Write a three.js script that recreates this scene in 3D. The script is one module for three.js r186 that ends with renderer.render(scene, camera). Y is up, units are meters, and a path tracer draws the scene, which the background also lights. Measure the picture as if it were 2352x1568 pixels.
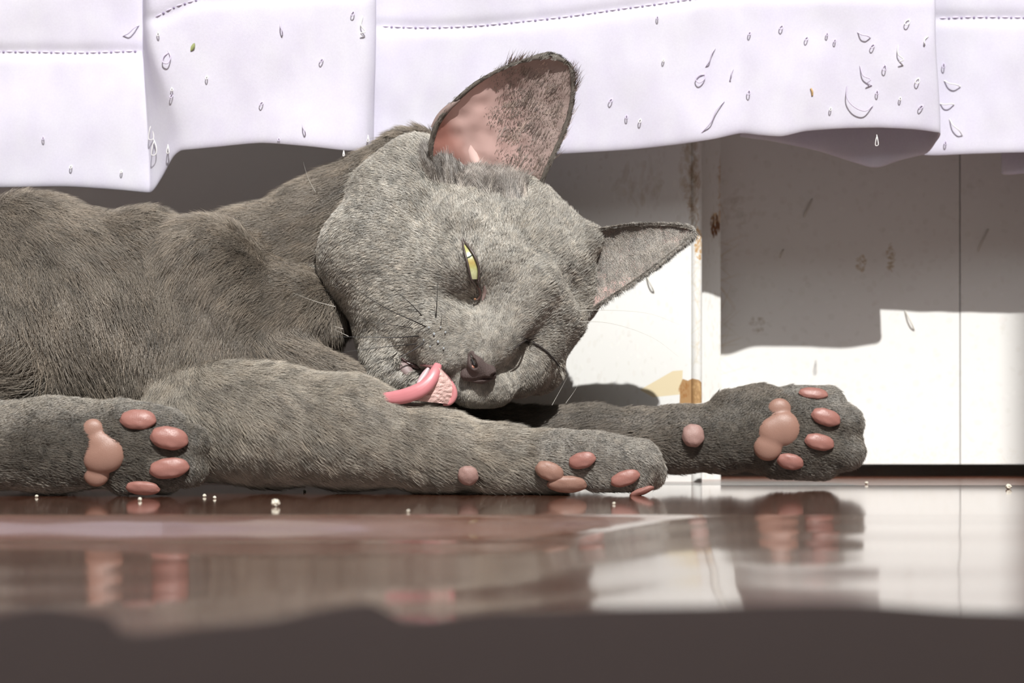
import * as THREE from 'three';
import { mergeGeometries } from 'three/addons/utils/BufferGeometryUtils.js';
import { createNoise3D } from 'simplex-noise';

// ---------------------------------------------------------------- camera, sky, sun, exposure
const F = 6000, HC = 0.0503, YH = 821, CX = 1176;        // focal length in pixels, lens height, horizon row, middle column
const scene = new THREE.Scene();
const renderer = new THREE.WebGLRenderer({ antialias: true });
renderer.toneMapping = THREE.LinearToneMapping;
renderer.toneMappingExposure = 1.0;
renderer.shadowMap.enabled = true;
const camera = new THREE.PerspectiveCamera(2 * Math.atan(784 / F) * 180 / Math.PI, 1.5, 0.02, 50);
camera.position.set(0, HC, 1);
camera.rotation.x = Math.atan((YH - 784) / F);
camera.focus = 0.975;
camera.userData.fStop = camera.getFocalLength() / 1000 / 0.008;

scene.background = new THREE.Color().setRGB(2.4, 2.4, 2.44);
scene.backgroundIntensity = 1.0;
const SUN = new THREE.Vector3(0.17, 1, 0.87).normalize();
const sun = new THREE.DirectionalLight(new THREE.Color().setRGB(1, 0.982, 0.95), 4.9);
sun.position.copy(SUN).multiplyScalar(4); sun.name = 'sun';
sun.castShadow = true; sun.shadow.radius = 1; sun.shadow.mapSize.set(4096, 4096);
Object.assign(sun.shadow.camera, { left: -2.5, right: 2.5, top: 2.5, bottom: -2.5, near: 0.1, far: 12 });
scene.add(sun); scene.add(sun.target);

// ---------------------------------------------------------------- helpers
let seed = 12345;
const rnd = () => { seed = (seed + 0x6d2b79f5) | 0; let t = Math.imul(seed ^ (seed >>> 15), 1 | seed); t = (t + Math.imul(t ^ (t >>> 7), 61 | t)) ^ t; return ((t ^ (t >>> 14)) >>> 0) / 4294967296; };
const noise = createNoise3D(rnd);
const V = (x, y, z) => new THREE.Vector3(x, y, z);
const lerp = (a, b, t) => a + (b - a) * t, clamp = (x, a, b) => Math.min(b, Math.max(a, x));
const smooth = (a, b, x) => { const t = clamp((x - a) / (b - a), 0, 1); return t * t * (3 - 2 * t); };
// a survey of the photograph: column, row and how far (in 1/6000 m) the point stands in front of the plane one metre away
const P = (px, py, w) => { const Z = 1 - w / F; return V((px - CX) * Z / F, HC + (YH - py) * Z / F, w / F); };
const R = (r, w) => r * (1 - w / F) / F;
const toPx = (v) => { const Z = 1 - v.z; return [CX + v.x * F / Z, YH - (v.y - HC) * F / Z, v.z * F]; };
const std = (rgb, o = {}) => { const m = new (o.phys ? THREE.MeshPhysicalMaterial : THREE.MeshStandardMaterial)({ roughness: 0.7 }); m.color.setRGB(...rgb); const { phys, ...rest } = o; Object.assign(m, rest); return m; };
function part(name, geo, m, parent, label) { const o = new THREE.Mesh(geo, m); o.name = name; o.castShadow = o.receiveShadow = true; if (label) o.userData.label = label; parent.add(o); return o; }
function thing(o, label, category, group, kind) { o.userData.label = label; if (category) o.userData.category = category; if (group) o.userData.group = group; if (kind) o.userData.kind = kind; if (!o.parent) scene.add(o); return o; }
const grp = (name) => { const g = new THREE.Group(); g.name = name; scene.add(g); return g; };
function curveTube(pts, r, seg = 20, rad = 6, taper) {
  const c = new THREE.CatmullRomCurve3(pts), g = new THREE.TubeGeometry(c, seg, r, rad, false);
  if (taper) { const p = g.attributes.position; for (let i = 0; i <= seg; i++) { const o = c.getPointAt(i / seg), k = taper(i / seg); for (let j = 0; j <= rad; j++) { const n = i * (rad + 1) + j; p.setXYZ(n, o.x + (p.getX(n) - o.x) * k, o.y + (p.getY(n) - o.y) * k, o.z + (p.getZ(n) - o.z) * k); } } }
  return g;
}
function dataTex(n, m, f, srgb, rep) {
  const d = new Uint8Array(n * m * 4);
  for (let y = 0; y < m; y++) for (let x = 0; x < n; x++) { const c = f(x / n, y / m, x, y), i = (y * n + x) * 4; for (let k = 0; k < 3; k++) d[i + k] = clamp(Math.round((c.length ? c[k] : c) * 255), 0, 255); d[i + 3] = 255; }
  const t = new THREE.DataTexture(d, n, m); t.wrapS = t.wrapT = THREE.RepeatWrapping; t.magFilter = THREE.LinearFilter; if (srgb) t.colorSpace = THREE.SRGBColorSpace; if (rep) t.repeat.set(...rep); t.needsUpdate = true; return t;
}
// tileable noise
const tn = (u, v, f, s = 0) => { const a = u * 2 * Math.PI, b = v * 2 * Math.PI; return 0.5 * noise(Math.cos(a) * f + s, Math.sin(a) * f + s * 2, Math.cos(b) * f) + 0.5 * noise(Math.sin(b) * f + 7 + s, Math.cos(a) * f + 3, Math.sin(a) * f - s); };

// ---------------------------------------------------------------- floor
const wx = (px, Z) => (px - CX) * Z / F;
const drop = (x) => 0.0064 * (1 - smooth(-0.01, 0.068, x)) + 0.0002;
const Z1 = 0.163;                                               // where the far board ends
function floorY(x, z) {
  const d = drop(x), b = 0.006 + d * 3.2;
  const q = clamp((z - Z1) / b, 0, 1); let y = -d * lerp(q, smooth(0, 1, q), 0.3);
  if (z > Z1 + b) y -= Math.min(z - Z1 - b, 0.3) * 0.0157;
  if (z > Z1 - 0.02) y += 0.00025 * noise(x * 9, z * 14, 2) * smooth(Z1, Z1 + 0.05, z);
  return y;
}
const woodMap = dataTex(1024, 512, (u, v) => {
  const g = tn(u, v, 0.6, 3) * 0.5 + tn(u, v * 8 % 1, 1.1, 9) * 0.3 + noise(u * 6, v * 260, 4) * 0.25 + noise(u * 14, v * 700, 8) * 0.15;
  return [0.40 + g * 0.10, 0.235 + g * 0.075, 0.155 + g * 0.055];
}, true, [2.2, 5]);
const woodBump = dataTex(512, 1024, (u, v) => 0.5 + 0.3 * noise(u * 3, v * 240, 1) + 0.2 * noise(u * 9, v * 520, 5), false, [2.2, 5]);
const floorMat = std([0.85, 0.78, 0.74], { phys: true, ior: 1.8, map: woodMap, bumpMap: woodBump, bumpScale: 0.00012, roughness: 0.2, clearcoat: 1, clearcoatRoughness: 0.08 });
function boardGeo(x0, x1, zs, nx, yf = floorY, base = -0.03) {
  const pos = [], uv = [], idx = [], nz = zs.length;
  for (let j = 0; j < nz; j++) for (let i = 0; i <= nx; i++) { const x = lerp(x0, x1, i / nx), z = zs[j]; pos.push(x, yf(x, z), z); uv.push(x, z); }
  const W = nx + 1;
  for (let j = 0; j < nz - 1; j++) for (let i = 0; i < nx; i++) { const a = j * W + i; idx.push(a, a + W, a + 1, a + 1, a + W, a + W + 1); }
  const rim = []; for (let i = 0; i <= nx; i++) rim.push(i); for (let j = 1; j < nz; j++) rim.push(j * W + nx); for (let i = nx - 1; i >= 0; i--) rim.push((nz - 1) * W + i); for (let j = nz - 2; j > 0; j--) rim.push(j * W);
  const b0 = pos.length / 3; for (const r of rim) { pos.push(pos[r * 3], base, pos[r * 3 + 2]); uv.push(pos[r * 3], pos[r * 3 + 2]); }
  for (let k = 0; k < rim.length; k++) { const n = (k + 1) % rim.length; idx.push(rim[k], rim[n], b0 + k, rim[n], b0 + n, b0 + k); }
  const g = new THREE.BufferGeometry(); g.setAttribute('position', new THREE.Float32BufferAttribute(pos, 3)); g.setAttribute('uv', new THREE.Float32BufferAttribute(uv, 2)); g.setIndex(idx); g.computeVertexNormals();
  // keep the top smooth: take its normals from the height field
  const n = g.attributes.normal; for (let k = 0; k < b0; k++) { const x = pos[k * 3], z = pos[k * 3 + 2], e = 0.0006; const v = V(-(yf(x + e, z) - yf(x - e, z)) / (2 * e), 1, -(yf(x, z + e) - yf(x, z - e)) / (2 * e)).normalize(); n.setXYZ(k, v.x, v.y, v.z); }
  return g;
}
const floor = grp('floor'); thing(floor, 'glossy varnished dark wooden floor boards under the cat', 'floor', null, 'structure');
const span = (a, b, n) => Array.from({ length: n + 1 }, (_, i) => lerp(a, b, i / n));
const wornMat = std([0.95, 0.86, 0.80], { phys: true, map: woodMap, bumpMap: woodBump, bumpScale: 0.0003, roughness: 0.28, clearcoat: 0.6, clearcoatRoughness: 0.16 });
part('plank', boardGeo(-0.8, 0.8, [-0.3, -0.1, ...span(-0.09, -0.0312, 12)], 80), wornMat, floor, 'worn duller board next to the wall');
part('plank', boardGeo(-0.8, 0.8, [...span(-0.0306, 0.14, 20), ...span(0.142, 0.2, 60), ...span(0.205, 0.55, 50), ...span(0.57, 1.2, 10)], 160), floorMat, floor);
part('plank', boardGeo(-1.9, -0.8015, [-0.3, 0.163, 0.3, 0.6, 1.2], 4), floorMat, floor);
part('plank', boardGeo(0.8015, 1.9, [-0.3, 0.163, 0.3, 0.6, 1.2], 4), floorMat, floor);

// dark cloth on the floor close to the lens
const edgePts = [[-900, 1420], [-300, 1400], [0, 1432], [150, 1388], [300, 1402], [430, 1448], [600, 1425], [860, 1378], [960, 1415], [1176, 1396], [1500, 1388], [1900, 1382], [2200, 1400], [2352, 1408], [3200, 1400]];
const MY = 0.0005;
const edgeZ = (x) => { const px = CX + x * F / 0.55; let i = 0; while (i < edgePts.length - 2 && edgePts[i + 1][0] < px) i++; const [a, b] = [edgePts[i], edgePts[i + 1]], t = smooth(0, 1, (px - a[0]) / (b[0] - a[0])); return 1 - (HC - MY) * F / (lerp(a[1], b[1], t) - YH); };
{
  const pos = [], idx = [], nx = 220, rows = 26;
  for (let i = 0; i <= nx; i++) {
    const x = lerp(-0.45, 0.45, i / nx), z0 = edgeZ(x), fy = floorY(x, z0);
    for (let j = 0; j <= rows; j++) {
      let y, z;
      if (j < 7) { const a = Math.PI * (0.5 - j / 6), rr = (MY - fy) / 2; y = (MY + fy) / 2 - rr * Math.sin(a); z = z0 + rr - rr * Math.cos(a) ; }
      else { const t = (j - 6) / (rows - 6); z = lerp(z0 + (MY - fy) / 2, 1.15, t); y = MY + 0.0008 * noise(x * 16, z * 16, 5) * t - 0.003 * t; }
      pos.push(x, y, z);
    }
  }
  const W = rows + 1; for (let i = 0; i < nx; i++) for (let j = 0; j < rows; j++) { const a = i * W + j; idx.push(a, a + 1, a + W, a + 1, a + W + 1, a + W); }
  const g = new THREE.BufferGeometry(); g.setAttribute('position', new THREE.Float32BufferAttribute(pos, 3)); g.setIndex(idx); g.computeVertexNormals();
  const uv = []; for (let k = 0; k < pos.length; k += 3) uv.push(pos[k] * 12, pos[k + 2] * 12); g.setAttribute('uv', new THREE.Float32BufferAttribute(uv, 2));
  const weave = dataTex(256, 256, (u, v, x, y) => 0.5 + 0.25 * Math.sin(x * Math.PI / 4) * Math.sin(y * Math.PI / 4) + 0.2 * tn(u, v, 4, 2), false);
  const m = part('floor_cloth', g, std(new THREE.Color('#675b58').toArray(), { phys: true, bumpMap: weave, bumpScale: 0.0004, specularIntensity: 0.15, roughness: 0.95, side: THREE.DoubleSide }), scene);
  thing(m, 'brown cloth with a wavy edge on the floor before the cat', 'cloth');
}

// ---------------------------------------------------------------- painted panels behind the cloth
const Zl = 1.06, Zb = 1.08, Zr = 1.10;
function paintTex(w, h, draw) { const c = document.createElement('canvas'); c.width = w; c.height = h; const x = c.getContext('2d'); draw(x, w, h); const t = new THREE.CanvasTexture(c); t.colorSpace = THREE.SRGBColorSpace; t.wrapS = t.wrapT = THREE.ClampToEdgeWrapping; return t; }
function speckle(x, w, h, n, col, a, s) { for (let i = 0; i < n; i++) { x.fillStyle = `rgba(${col},${a * (0.3 + rnd())})`; x.beginPath(); x.ellipse(rnd() * w, rnd() * h, s * (0.4 + rnd()), s * (0.4 + rnd()), rnd() * 3, 0, 7); x.fill(); } }
function blotch(x, cx, cy, rx, ry, col, a, n = 40) { for (let i = 0; i < n; i++) { const t = rnd() * 6.283, q = Math.sqrt(rnd()); x.fillStyle = `rgba(${col},${a * (0.4 + 0.6 * rnd())})`; x.beginPath(); x.ellipse(cx + Math.cos(t) * q * rx, cy + Math.sin(t) * q * ry, rx * 0.22 * (0.3 + rnd()), ry * 0.2 * (0.3 + rnd()), rnd() * 3, 0, 7); x.fill(); } }
// canvas rectangles are given in survey columns and rows: x0,x1,y0,y1 at depth Z
function panel(name, x0, x1, yTop, yBot, Zf, thick, tex, rect, label, cat) {
  const a = wx(x0, Zf), b = wx(x1, Zf), t = yTop, lo = yBot;
  const g = new THREE.BoxGeometry(b - a, t - lo, thick); g.translate((a + b) / 2, (t + lo) / 2, 1 - Zf - thick / 2);
  const p = g.attributes.position, uv = g.attributes.uv;
  if (rect) { const [rx0, rx1, ry0, ry1] = rect, A = wx(rx0, Zf), B = wx(rx1, Zf), T = HC + (YH - ry0) * Zf / F, L = HC + (YH - ry1) * Zf / F; for (let i = 0; i < p.count; i++) uv.setXY(i, (p.getX(i) - A) / (B - A), (p.getY(i) - L) / (T - L)); }
  const m = part(name, g, std([1, 1, 1], { map: tex, roughness: 0.5 }), scene); thing(m, label, cat, null, 'structure'); return m;
}
const PAINT = '#ecece9';
const texL = paintTex(1024, 1024, (x, w, h) => {               // columns 1200..1624, rows 300..1100
  const X = (c) => (c - 1200) / 424 * w, Y = (r) => (r - 300) / 800 * h;
  x.fillStyle = PAINT; x.fillRect(0, 0, w, h); speckle(x, w, h, 500, '150,135,110', 0.05, 9); speckle(x, w, h, 400, '255,255,250', 0.12, 8);
  blotch(x, X(1585), Y(395), X(1222), 90, '120,84,36', 0.09, 90); blotch(x, X(1594), Y(440), 26, 110, '110,70,25', 0.14, 70); blotch(x, X(1604), Y(560), 22, 50, '176,112,36', 0.35, 60);
  blotch(x, X(1600), Y(720), 16, 190, '190,160,110', 0.1, 60); blotch(x, X(1470), Y(420), 130, 60, '130,110,80', 0.06, 50);
  x.fillStyle = 'rgba(226,205,160,0.75)'; x.beginPath(); x.moveTo(X(1470), Y(895)); x.lineTo(X(1545), Y(852)); x.lineTo(X(1568), Y(850)); x.lineTo(X(1566), Y(905)); x.lineTo(X(1500), Y(912)); x.fill();
  x.fillStyle = '#b08a5e'; x.beginPath(); x.moveTo(X(1562), Y(884)); for (const [a, b] of [[1568, 870], [1580, 874], [1590, 869], [1604, 872], [1611, 878], [1612, 925], [1561, 930]]) x.lineTo(X(a), Y(b)); x.fill();
  blotch(x, X(1572), Y(895), 30, 26, '150,92,40', 0.3, 40); blotch(x, X(1600), Y(905), 28, 36, '235,200,150', 0.3, 30);
});
panel('wall_left', 1150, 1592, 2.5, 0.0, Zl, 0.02, texL, [1200, 1624, 300, 1100], 'white painted board wall with brown drips behind the cat', 'wall');
const texR = paintTex(1024, 1024, (x, w, h) => {               // columns 1640..2400, rows 340..1080
  const X = (c) => (c - 1640) / 760 * w, Y = (r) => (r - 340) / 740 * h;
  x.fillStyle = PAINT; x.fillRect(0, 0, w, h); speckle(x, w, h, 700, '150,140,120', 0.045, 9); speckle(x, w, h, 300, '255,255,250', 0.1, 8);
  blotch(x, X(1978), Y(605), 14, 30, '140,110,60', 0.3, 40); blotch(x, X(2045), Y(590), 14, 44, '140,110,60', 0.25, 40); blotch(x, X(1700), Y(480), 50, 60, '120,105,85', 0.07, 40); blotch(x, X(1740), Y(745), 26, 26, '130,115,90', 0.16, 30);
  for (let i = 0; i < 260; i++) blotch(x, X(1700 + rnd() * 660), Y(1032 + 36 * rnd()), 30, 10, '180,160,120', 0.05, 4);
  blotch(x, X(1640 + 12), Y(700), 10, 400, '170,140,90', 0.12, 60);
});
panel('wall_right', 1640, 2204, 2.5, 0.0055, Zr, 0.02, texR, [1640, 2400, 340, 1080], 'white painted panel with a dark gap beneath it beside the batten', 'wall');
panel('wall_right_001', 2206.5, 5200, 2.5, 0.0055, Zr, 0.02, texR, [1640, 2400, 340, 1080], 'white painted panel at the dim end past the hairline joint', 'wall');
const texB = paintTex(256, 1024, (x, w, h) => {                // columns 1610..1662, rows 300..1100
  const X = (c) => (c - 1610) / 52 * w, Y = (r) => (r - 300) / 800 * h;
  x.fillStyle = PAINT; x.fillRect(0, 0, w, h); speckle(x, w, h, 200, '150,135,110', 0.08, 9);
  blotch(x, X(1645), Y(500), 50, 16, '196,150,90', 0.5, 40); blotch(x, X(1642), Y(517), 55, 30, '104,56,20', 0.7, 70); blotch(x, X(1655), Y(430), 20, 90, '170,120,70', 0.25, 50); blotch(x, X(1658), Y(760), 10, 160, '190,170,130', 0.25, 50);
});
panel('trim_1', 1540, 1655, 2.5, 0.0, Zb, 0.02, texB, [1610, 1662, 300, 1100], 'narrow white batten with a rust brown nail spot between the panels', 'batten');
{ // rounded bead on the edge of the left board
  const x = wx(1600, Zl), g = new THREE.CylinderGeometry(0.0022, 0.0022, 2.5, 20); g.translate(x, 1.25, 1 - Zl - 0.0004);
  const p = g.attributes.position, uv = g.attributes.uv, A = wx(1200, Zl), B = wx(1624, Zl), T = HC + (YH - 300) * Zl / F, L = HC + (YH - 1100) * Zl / F;
  for (let i = 0; i < p.count; i++) uv.setXY(i, (p.getX(i) - A) / (B - A), (p.getY(i) - L) / (T - L));
  thing(part('trim_2', g, std([1, 1, 1], { map: texL, roughness: 0.5 }), scene), 'rounded white edge bead of the left board, paint chipped near the paw', 'bead', null, 'structure');
}
// the room round it: daylight and sun come in through the wide window behind the camera; the unseen breast wall is added to shade the floor cloth
const roomMat = std([0.64, 0.62, 0.58], { roughness: 0.9 });
function slab(name, x0, x1, y0, y1, z0, z1, label, cat, mat = roomMat) { const g = new THREE.BoxGeometry(x1 - x0, y1 - y0, z1 - z0); g.translate((x0 + x1) / 2, (y0 + y1) / 2, (z0 + z1) / 2); return thing(part(name, g, mat, scene), label, cat, null, 'structure'); }
slab('wall_back', -1.9, 1.9, -0.03, 2.62, -0.32, -0.22, 'plain wall far behind the painted boards', 'wall');
slab('wall_side', -2.0, -1.9, -0.03, 2.62, -0.32, 1.3, 'plain pale side wall of the room', 'wall');
slab('wall_side_001', 1.9, 2.0, -0.03, 2.62, -0.32, 1.3, 'plain pale side wall at the dim end of the room', 'wall');
slab('ceiling', -2.0, 2.0, 2.5, 2.62, -0.32, 1.3, 'plain pale ceiling of the room', 'ceiling');
slab('wall_front', 0.487, 1.9, -0.03, 2.62, 1.2, 1.3, 'pale wall beside the wide open window', 'wall');
slab('wall_front_001', -1.9, -1.0, -0.03, 2.62, 1.2, 1.3, 'pale wall on the far side of the window', 'wall');
slab('wall_front_002', -1.0, 0.487, 2.32, 2.62, 1.2, 1.3, 'lintel over the wide open window', 'wall');
slab('wall_front_003', -1.0, 0.487, -0.03, 0.88, 1.2, 1.3, 'added unseen low wall under the open window, shading the floor cloth', 'wall');
slab('terrace', -4, 4, -0.1, -0.03, 1.3, 7, 'plain pale terrace outside the window', 'terrace', std([0.4, 0.38, 0.35], { roughness: 0.9 }));

// ---------------------------------------------------------------- pleated lavender cloth
const TOPY = -1500;
// along the sheet: column at the top of the frame, column at the hem, depth, hem row
const sheetPts = [
  [-1500, -1500, -215, 425], [-900, -900, -200, 430], [-500, -500, -220, 425], [-200, -200, -205, 432], [0, 0, -196, 429], [150, 150, -190, 427], [260, 262, -190, 434], [318, 326, -192, 440], [328, 344, -196, 441],
  [331, 352, -186, 437], [333, 372, -170, 405], [338, 396, -150, 362], [352, 415, -136, 345], [400, 440, -126, 342], [480, 500, -112, 336], [600, 600, -102, 327], [700, 700, -106, 334], [790, 790, -122, 344], [838, 836, -142, 345], [856, 850, -160, 338], [861, 856, -174, 330],
  [852, 850, -188, 330], [830, 830, -198, 332], [845, 846, -206, 335], [900, 900, -204, 340], [1000, 1000, -192, 352], [1150, 1150, -180, 356], [1290, 1290, -172, 352], [1450, 1450, -166, 342], [1560, 1560, -160, 330], [1640, 1640, -156, 318], [1700, 1700, -160, 305], [1745, 1745, -150, 309], [1795, 1795, -152, 312], [1850, 1850, -156, 300], [1930, 1930, -150, 294], [2020, 2020, -144, 292], [2100, 2100, -148, 296], [2140, 2146, -158, 302], [2147, 2158, -166, 305],
  [2144, 2154, -190, 320], [2120, 2130, -222, 350], [2060, 2070, -236, 366], [2000, 2012, -240, 384], [1930, 1960, -250, 371], [1860, 1880, -256, 345], [1760, 1770, -258, 322], [1700, 1700, -262, 312], [1740, 1740, -270, 318], [1900, 1900, -274, 336], [2080, 2080, -276, 350], [2140, 2140, -276, 356], [2240, 2240, -272, 352], [2352, 2352, -270, 349], [2440, 2440, -270, 352], [2500, 2500, -280, 360],
  [2440, 2440, -310, 385], [2340, 2325, -330, 400], [2300, 2304, -340, 396], [2380, 2380, -350, 380], [2600, 2600, -320, 360], [3000, 3000, -290, 352], [3600, 3600, -270, 350],
];
const NU = 760, NV = 150;
const crv = (k) => new THREE.CatmullRomCurve3(sheetPts.map((p) => V(p[k], p[2], p[3])), false, 'centripetal');
const sheetU = (() => { // resample both columns on the same knots
  const out = [], n = sheetPts.length;
  const cat = (a, b, c, d, t) => 0.5 * (2 * b + (c - a) * t + (2 * a - 5 * b + 4 * c - d) * t * t + (3 * b - a - 3 * c + d) * t * t * t);
  let len = [0]; for (let i = 1; i < n; i++) len.push(len[i - 1] + 6 + Math.hypot(sheetPts[i][1] - sheetPts[i - 1][1], sheetPts[i][2] - sheetPts[i - 1][2], 0.3 * (sheetPts[i][3] - sheetPts[i - 1][3])));
  for (let k = 0; k <= NU; k++) {
    const s = len[n - 1] * k / NU; let i = 0; while (i < n - 2 && len[i + 1] < s) i++;
    const t = (s - len[i]) / (len[i + 1] - len[i]), g = (j) => sheetPts[clamp(j, 0, n - 1)];
    // shape-keeping: soften the overshoot by mixing with the straight line
    out.push([0, 1, 2, 3].map((c) => lerp(cat(g(i - 1)[c], g(i)[c], g(i + 1)[c], g(i + 2)[c], t), lerp(g(i)[c], g(i + 1)[c], t), 0.35)));
  }
  return out;
})();
const sheetRow = (v, hem) => { const t = v; return lerp(hem, TOPY, t < 0.8 ? t * 0.36 : 0.288 + (t - 0.8) / 0.2 * 0.712); };
const rowTable = [[866, 60], [960, 63], [1080, 60], [1190, 50], [1300, 38], [1420, 21], [1560, 2], [1640, -10], [1900, -14], [2140, -12]];
function stitchY(px, w, hem) { // the row of the hem seam on each fold
  if (px < 330 && w < -180) return 119; if (w < -262) return 41; if (px < 862 && w > -180) return lerp(42, 0, smooth(352, 470, px)) - 16 * smooth(470, 800, px);
  let i = 0; while (i < rowTable.length - 2 && rowTable[i + 1][0] < px) i++; const [a, b] = [rowTable[i], rowTable[i + 1]]; return lerp(a[1], b[1], clamp((px - a[0]) / (b[0] - a[0]), 0, 1));
}
function sheetAt(k, v) {
  const [xt, xb, w, hem] = sheetU[clamp(k, 0, NU)], py = sheetRow(v, hem), f = smooth(60, hem - 6, py);
  const px = lerp(xt, xb, f), q = P(px, py, w);
  // soft ripples in the hanging cloth, and the hem rolling to the back
  const rip = 8 * noise(px * 0.0035 + 3, py * 0.0028, w * 0.004) + 1.6 * noise(px * 0.011, py * 0.006, 5 + w * 0.01);
  const up = hem - py, stitchRow = stitchY(px, w, hem), roll = -5 * Math.exp(-up / 7) - 5 * Math.exp(-((py - stitchRow) ** 2) / 260);
  return P(px, py, w + rip + roll);
}
const pleat = grp('pleated_cloth'); thing(pleat, 'pale lavender pleated cotton cloth with stitched hem hanging above the cat', 'cloth');
{
  const vs = []; for (let j = 0; j <= NV; j++) vs.push(j / NV < 0.8 ? Math.pow(j / NV / 0.8, 1.35) * 0.8 : j / NV);
  const grid = []; for (let i = 0; i <= NU; i++) { const row = []; for (let j = 0; j <= NV; j++) row.push(sheetAt(i, vs[j])); grid.push(row); }
  const pos = [], uv = [], idx = [], W = NV + 1, h = 0.00045; let s = 0; const arc = [0];
  for (let i = 1; i <= NU; i++) { s += grid[i][0].distanceTo(grid[i - 1][0]); arc.push(s); }
  const nrm = (i, j) => { const a = grid[Math.min(i + 1, NU)][j].clone().sub(grid[Math.max(i - 1, 0)][j]), b = grid[i][Math.min(j + 1, NV)].clone().sub(grid[i][Math.max(j - 1, 0)]); return a.cross(b).normalize(); };
  const N = grid.map((r, i) => r.map((_, j) => nrm(i, j)));
  for (const side of [1, -1]) for (let i = 0; i <= NU; i++) for (let j = 0; j <= NV; j++) { const p = grid[i][j].clone().addScaledVector(N[i][j], side * h); pos.push(p.x, p.y, p.z); uv.push(arc[i], p.y); }
  const B = (NU + 1) * W;
  for (let i = 0; i < NU; i++) for (let j = 0; j < NV; j++) { const a = i * W + j; idx.push(a, a + W, a + 1, a + W, a + W + 1, a + 1, B + a, B + a + 1, B + a + W, B + a + W, B + a + 1, B + a + W + 1); }
  for (let i = 0; i < NU; i++) { const a = i * W; idx.push(a, B + a, a + W, B + a, B + a + W, a + W); }
  const g = new THREE.BufferGeometry(); g.setAttribute('position', new THREE.Float32BufferAttribute(pos, 3)); g.setAttribute('uv', new THREE.Float32BufferAttribute(uv, 2)); g.setIndex(idx); g.computeVertexNormals();
  const twill = dataTex(256, 256, (u, v, x, y) => { const a = ((x + y) % 16) / 16, b = ((x * 3 - y + 512) % 32) / 32; return 0.5 + 0.32 * Math.sin(a * 6.283) + 0.1 * Math.sin(b * 6.283) + 0.1 * noise(x * 0.3, y * 0.3, 3); }, false, [110, 110]);
  const dye = dataTex(512, 512, (u, v) => { const q = 0.5 * tn(u, v, 0.9, 5) + 0.5 * tn(u, v, 2.6, 2), s = 0.012 * noise(u * 160, v * 160, 1); return [0.845 - 0.02 * q + s, 0.834 - 0.028 * q + s, 0.888 - 0.008 * q + s]; }, true, [7, 7]);
  part('cloth_sheet', g, std([1, 1, 1], { map: dye, bumpMap: twill, bumpScale: 0.00004, roughness: 0.85, side: THREE.DoubleSide, phys: true, sheen: 0.3, sheenRoughness: 0.6 }), pleat);
}
// a point just in front of the visible layer of the sheet at a column and row
const layers = { a: [-1500, 325, 0], b: [420, 838, 1], c: [866, 2140, 2], d: [2145, 2450, 3] };
function onSheet(px, py, layer, out = 4) {
  let best = null, bd = 1e9;
  for (let k = 0; k <= NU; k++) {
    const q = sheetU[k], x = lerp(q[0], q[1], smooth(60, q[3] - 6, py));
    if (layer === 'a' && (k / NU > 0.4 || q[2] > -184)) continue; if (layer === 'b' && q[2] < -172) continue; if (layer === 'c' && (q[2] < -210 || q[2] > -140 || q[0] < 840)) continue; if (layer === 'd' && (q[2] > -262 || q[2] < -284 || q[3] < 330)) continue;
    const d = Math.abs(x - px); if (d < bd) { bd = d; best = k; }
  }
  const hem = sheetU[best][3]; let lo = 0, hi = 0.8; for (let i = 0; i < 30; i++) { const m = (lo + hi) / 2; sheetRow(m, hem) > py ? lo = m : hi = m; }
  const p = sheetAt(best, lo), [, , w] = toPx(p); return P(px, py, w + out);
}
const threadMat = std([0.62, 0.56, 0.70], { roughness: 0.9 }), lint = std([0.80, 0.79, 0.78], { roughness: 0.9 });
// hem stitching: one short thread after another, pulled into the cloth
const stitchLines = [['a', [[-20, 118], [80, 119], [180, 121], [310, 117]]], ['c', [[872, 60], [960, 63], [1080, 60], [1190, 50], [1300, 38], [1420, 21], [1560, 2], [1640, -10]]], ['d', [[2152, 42], [2240, 39], [2352, 40]]], ['b', [[352, 42], [400, 16], [450, 0]]]];
for (const [ly, pts] of stitchLines) {
  const c = new THREE.CatmullRomCurve3(pts.map((p) => V(p[0], p[1], 0))), L = c.getLength(), n = Math.round(L / 28);
  for (let i = 0; i < n; i++) { const a = c.getPointAt((i + 0.12) / n), b = c.getPointAt((i + 0.9) / n), m = a.clone().lerp(b, 0.5); part('stitch', curveTube([onSheet(a.x, a.y, ly, -1), onSheet(m.x, m.y - 0.5, ly, 4), onSheet(b.x, b.y, ly, -1)], 1.9 / F, 6, 6), threadMat, pleat);
    part('needle_hole', new THREE.SphereGeometry(3.6 / F, 8, 6), std([0.30, 0.25, 0.38], { roughness: 1 }), pleat).position.copy(onSheet(c.getPointAt(Math.min(1, (i + 1) / n)).x, c.getPointAt(Math.min(1, (i + 1) / n)).y + 1, ly, 1.5)); }
}
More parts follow.
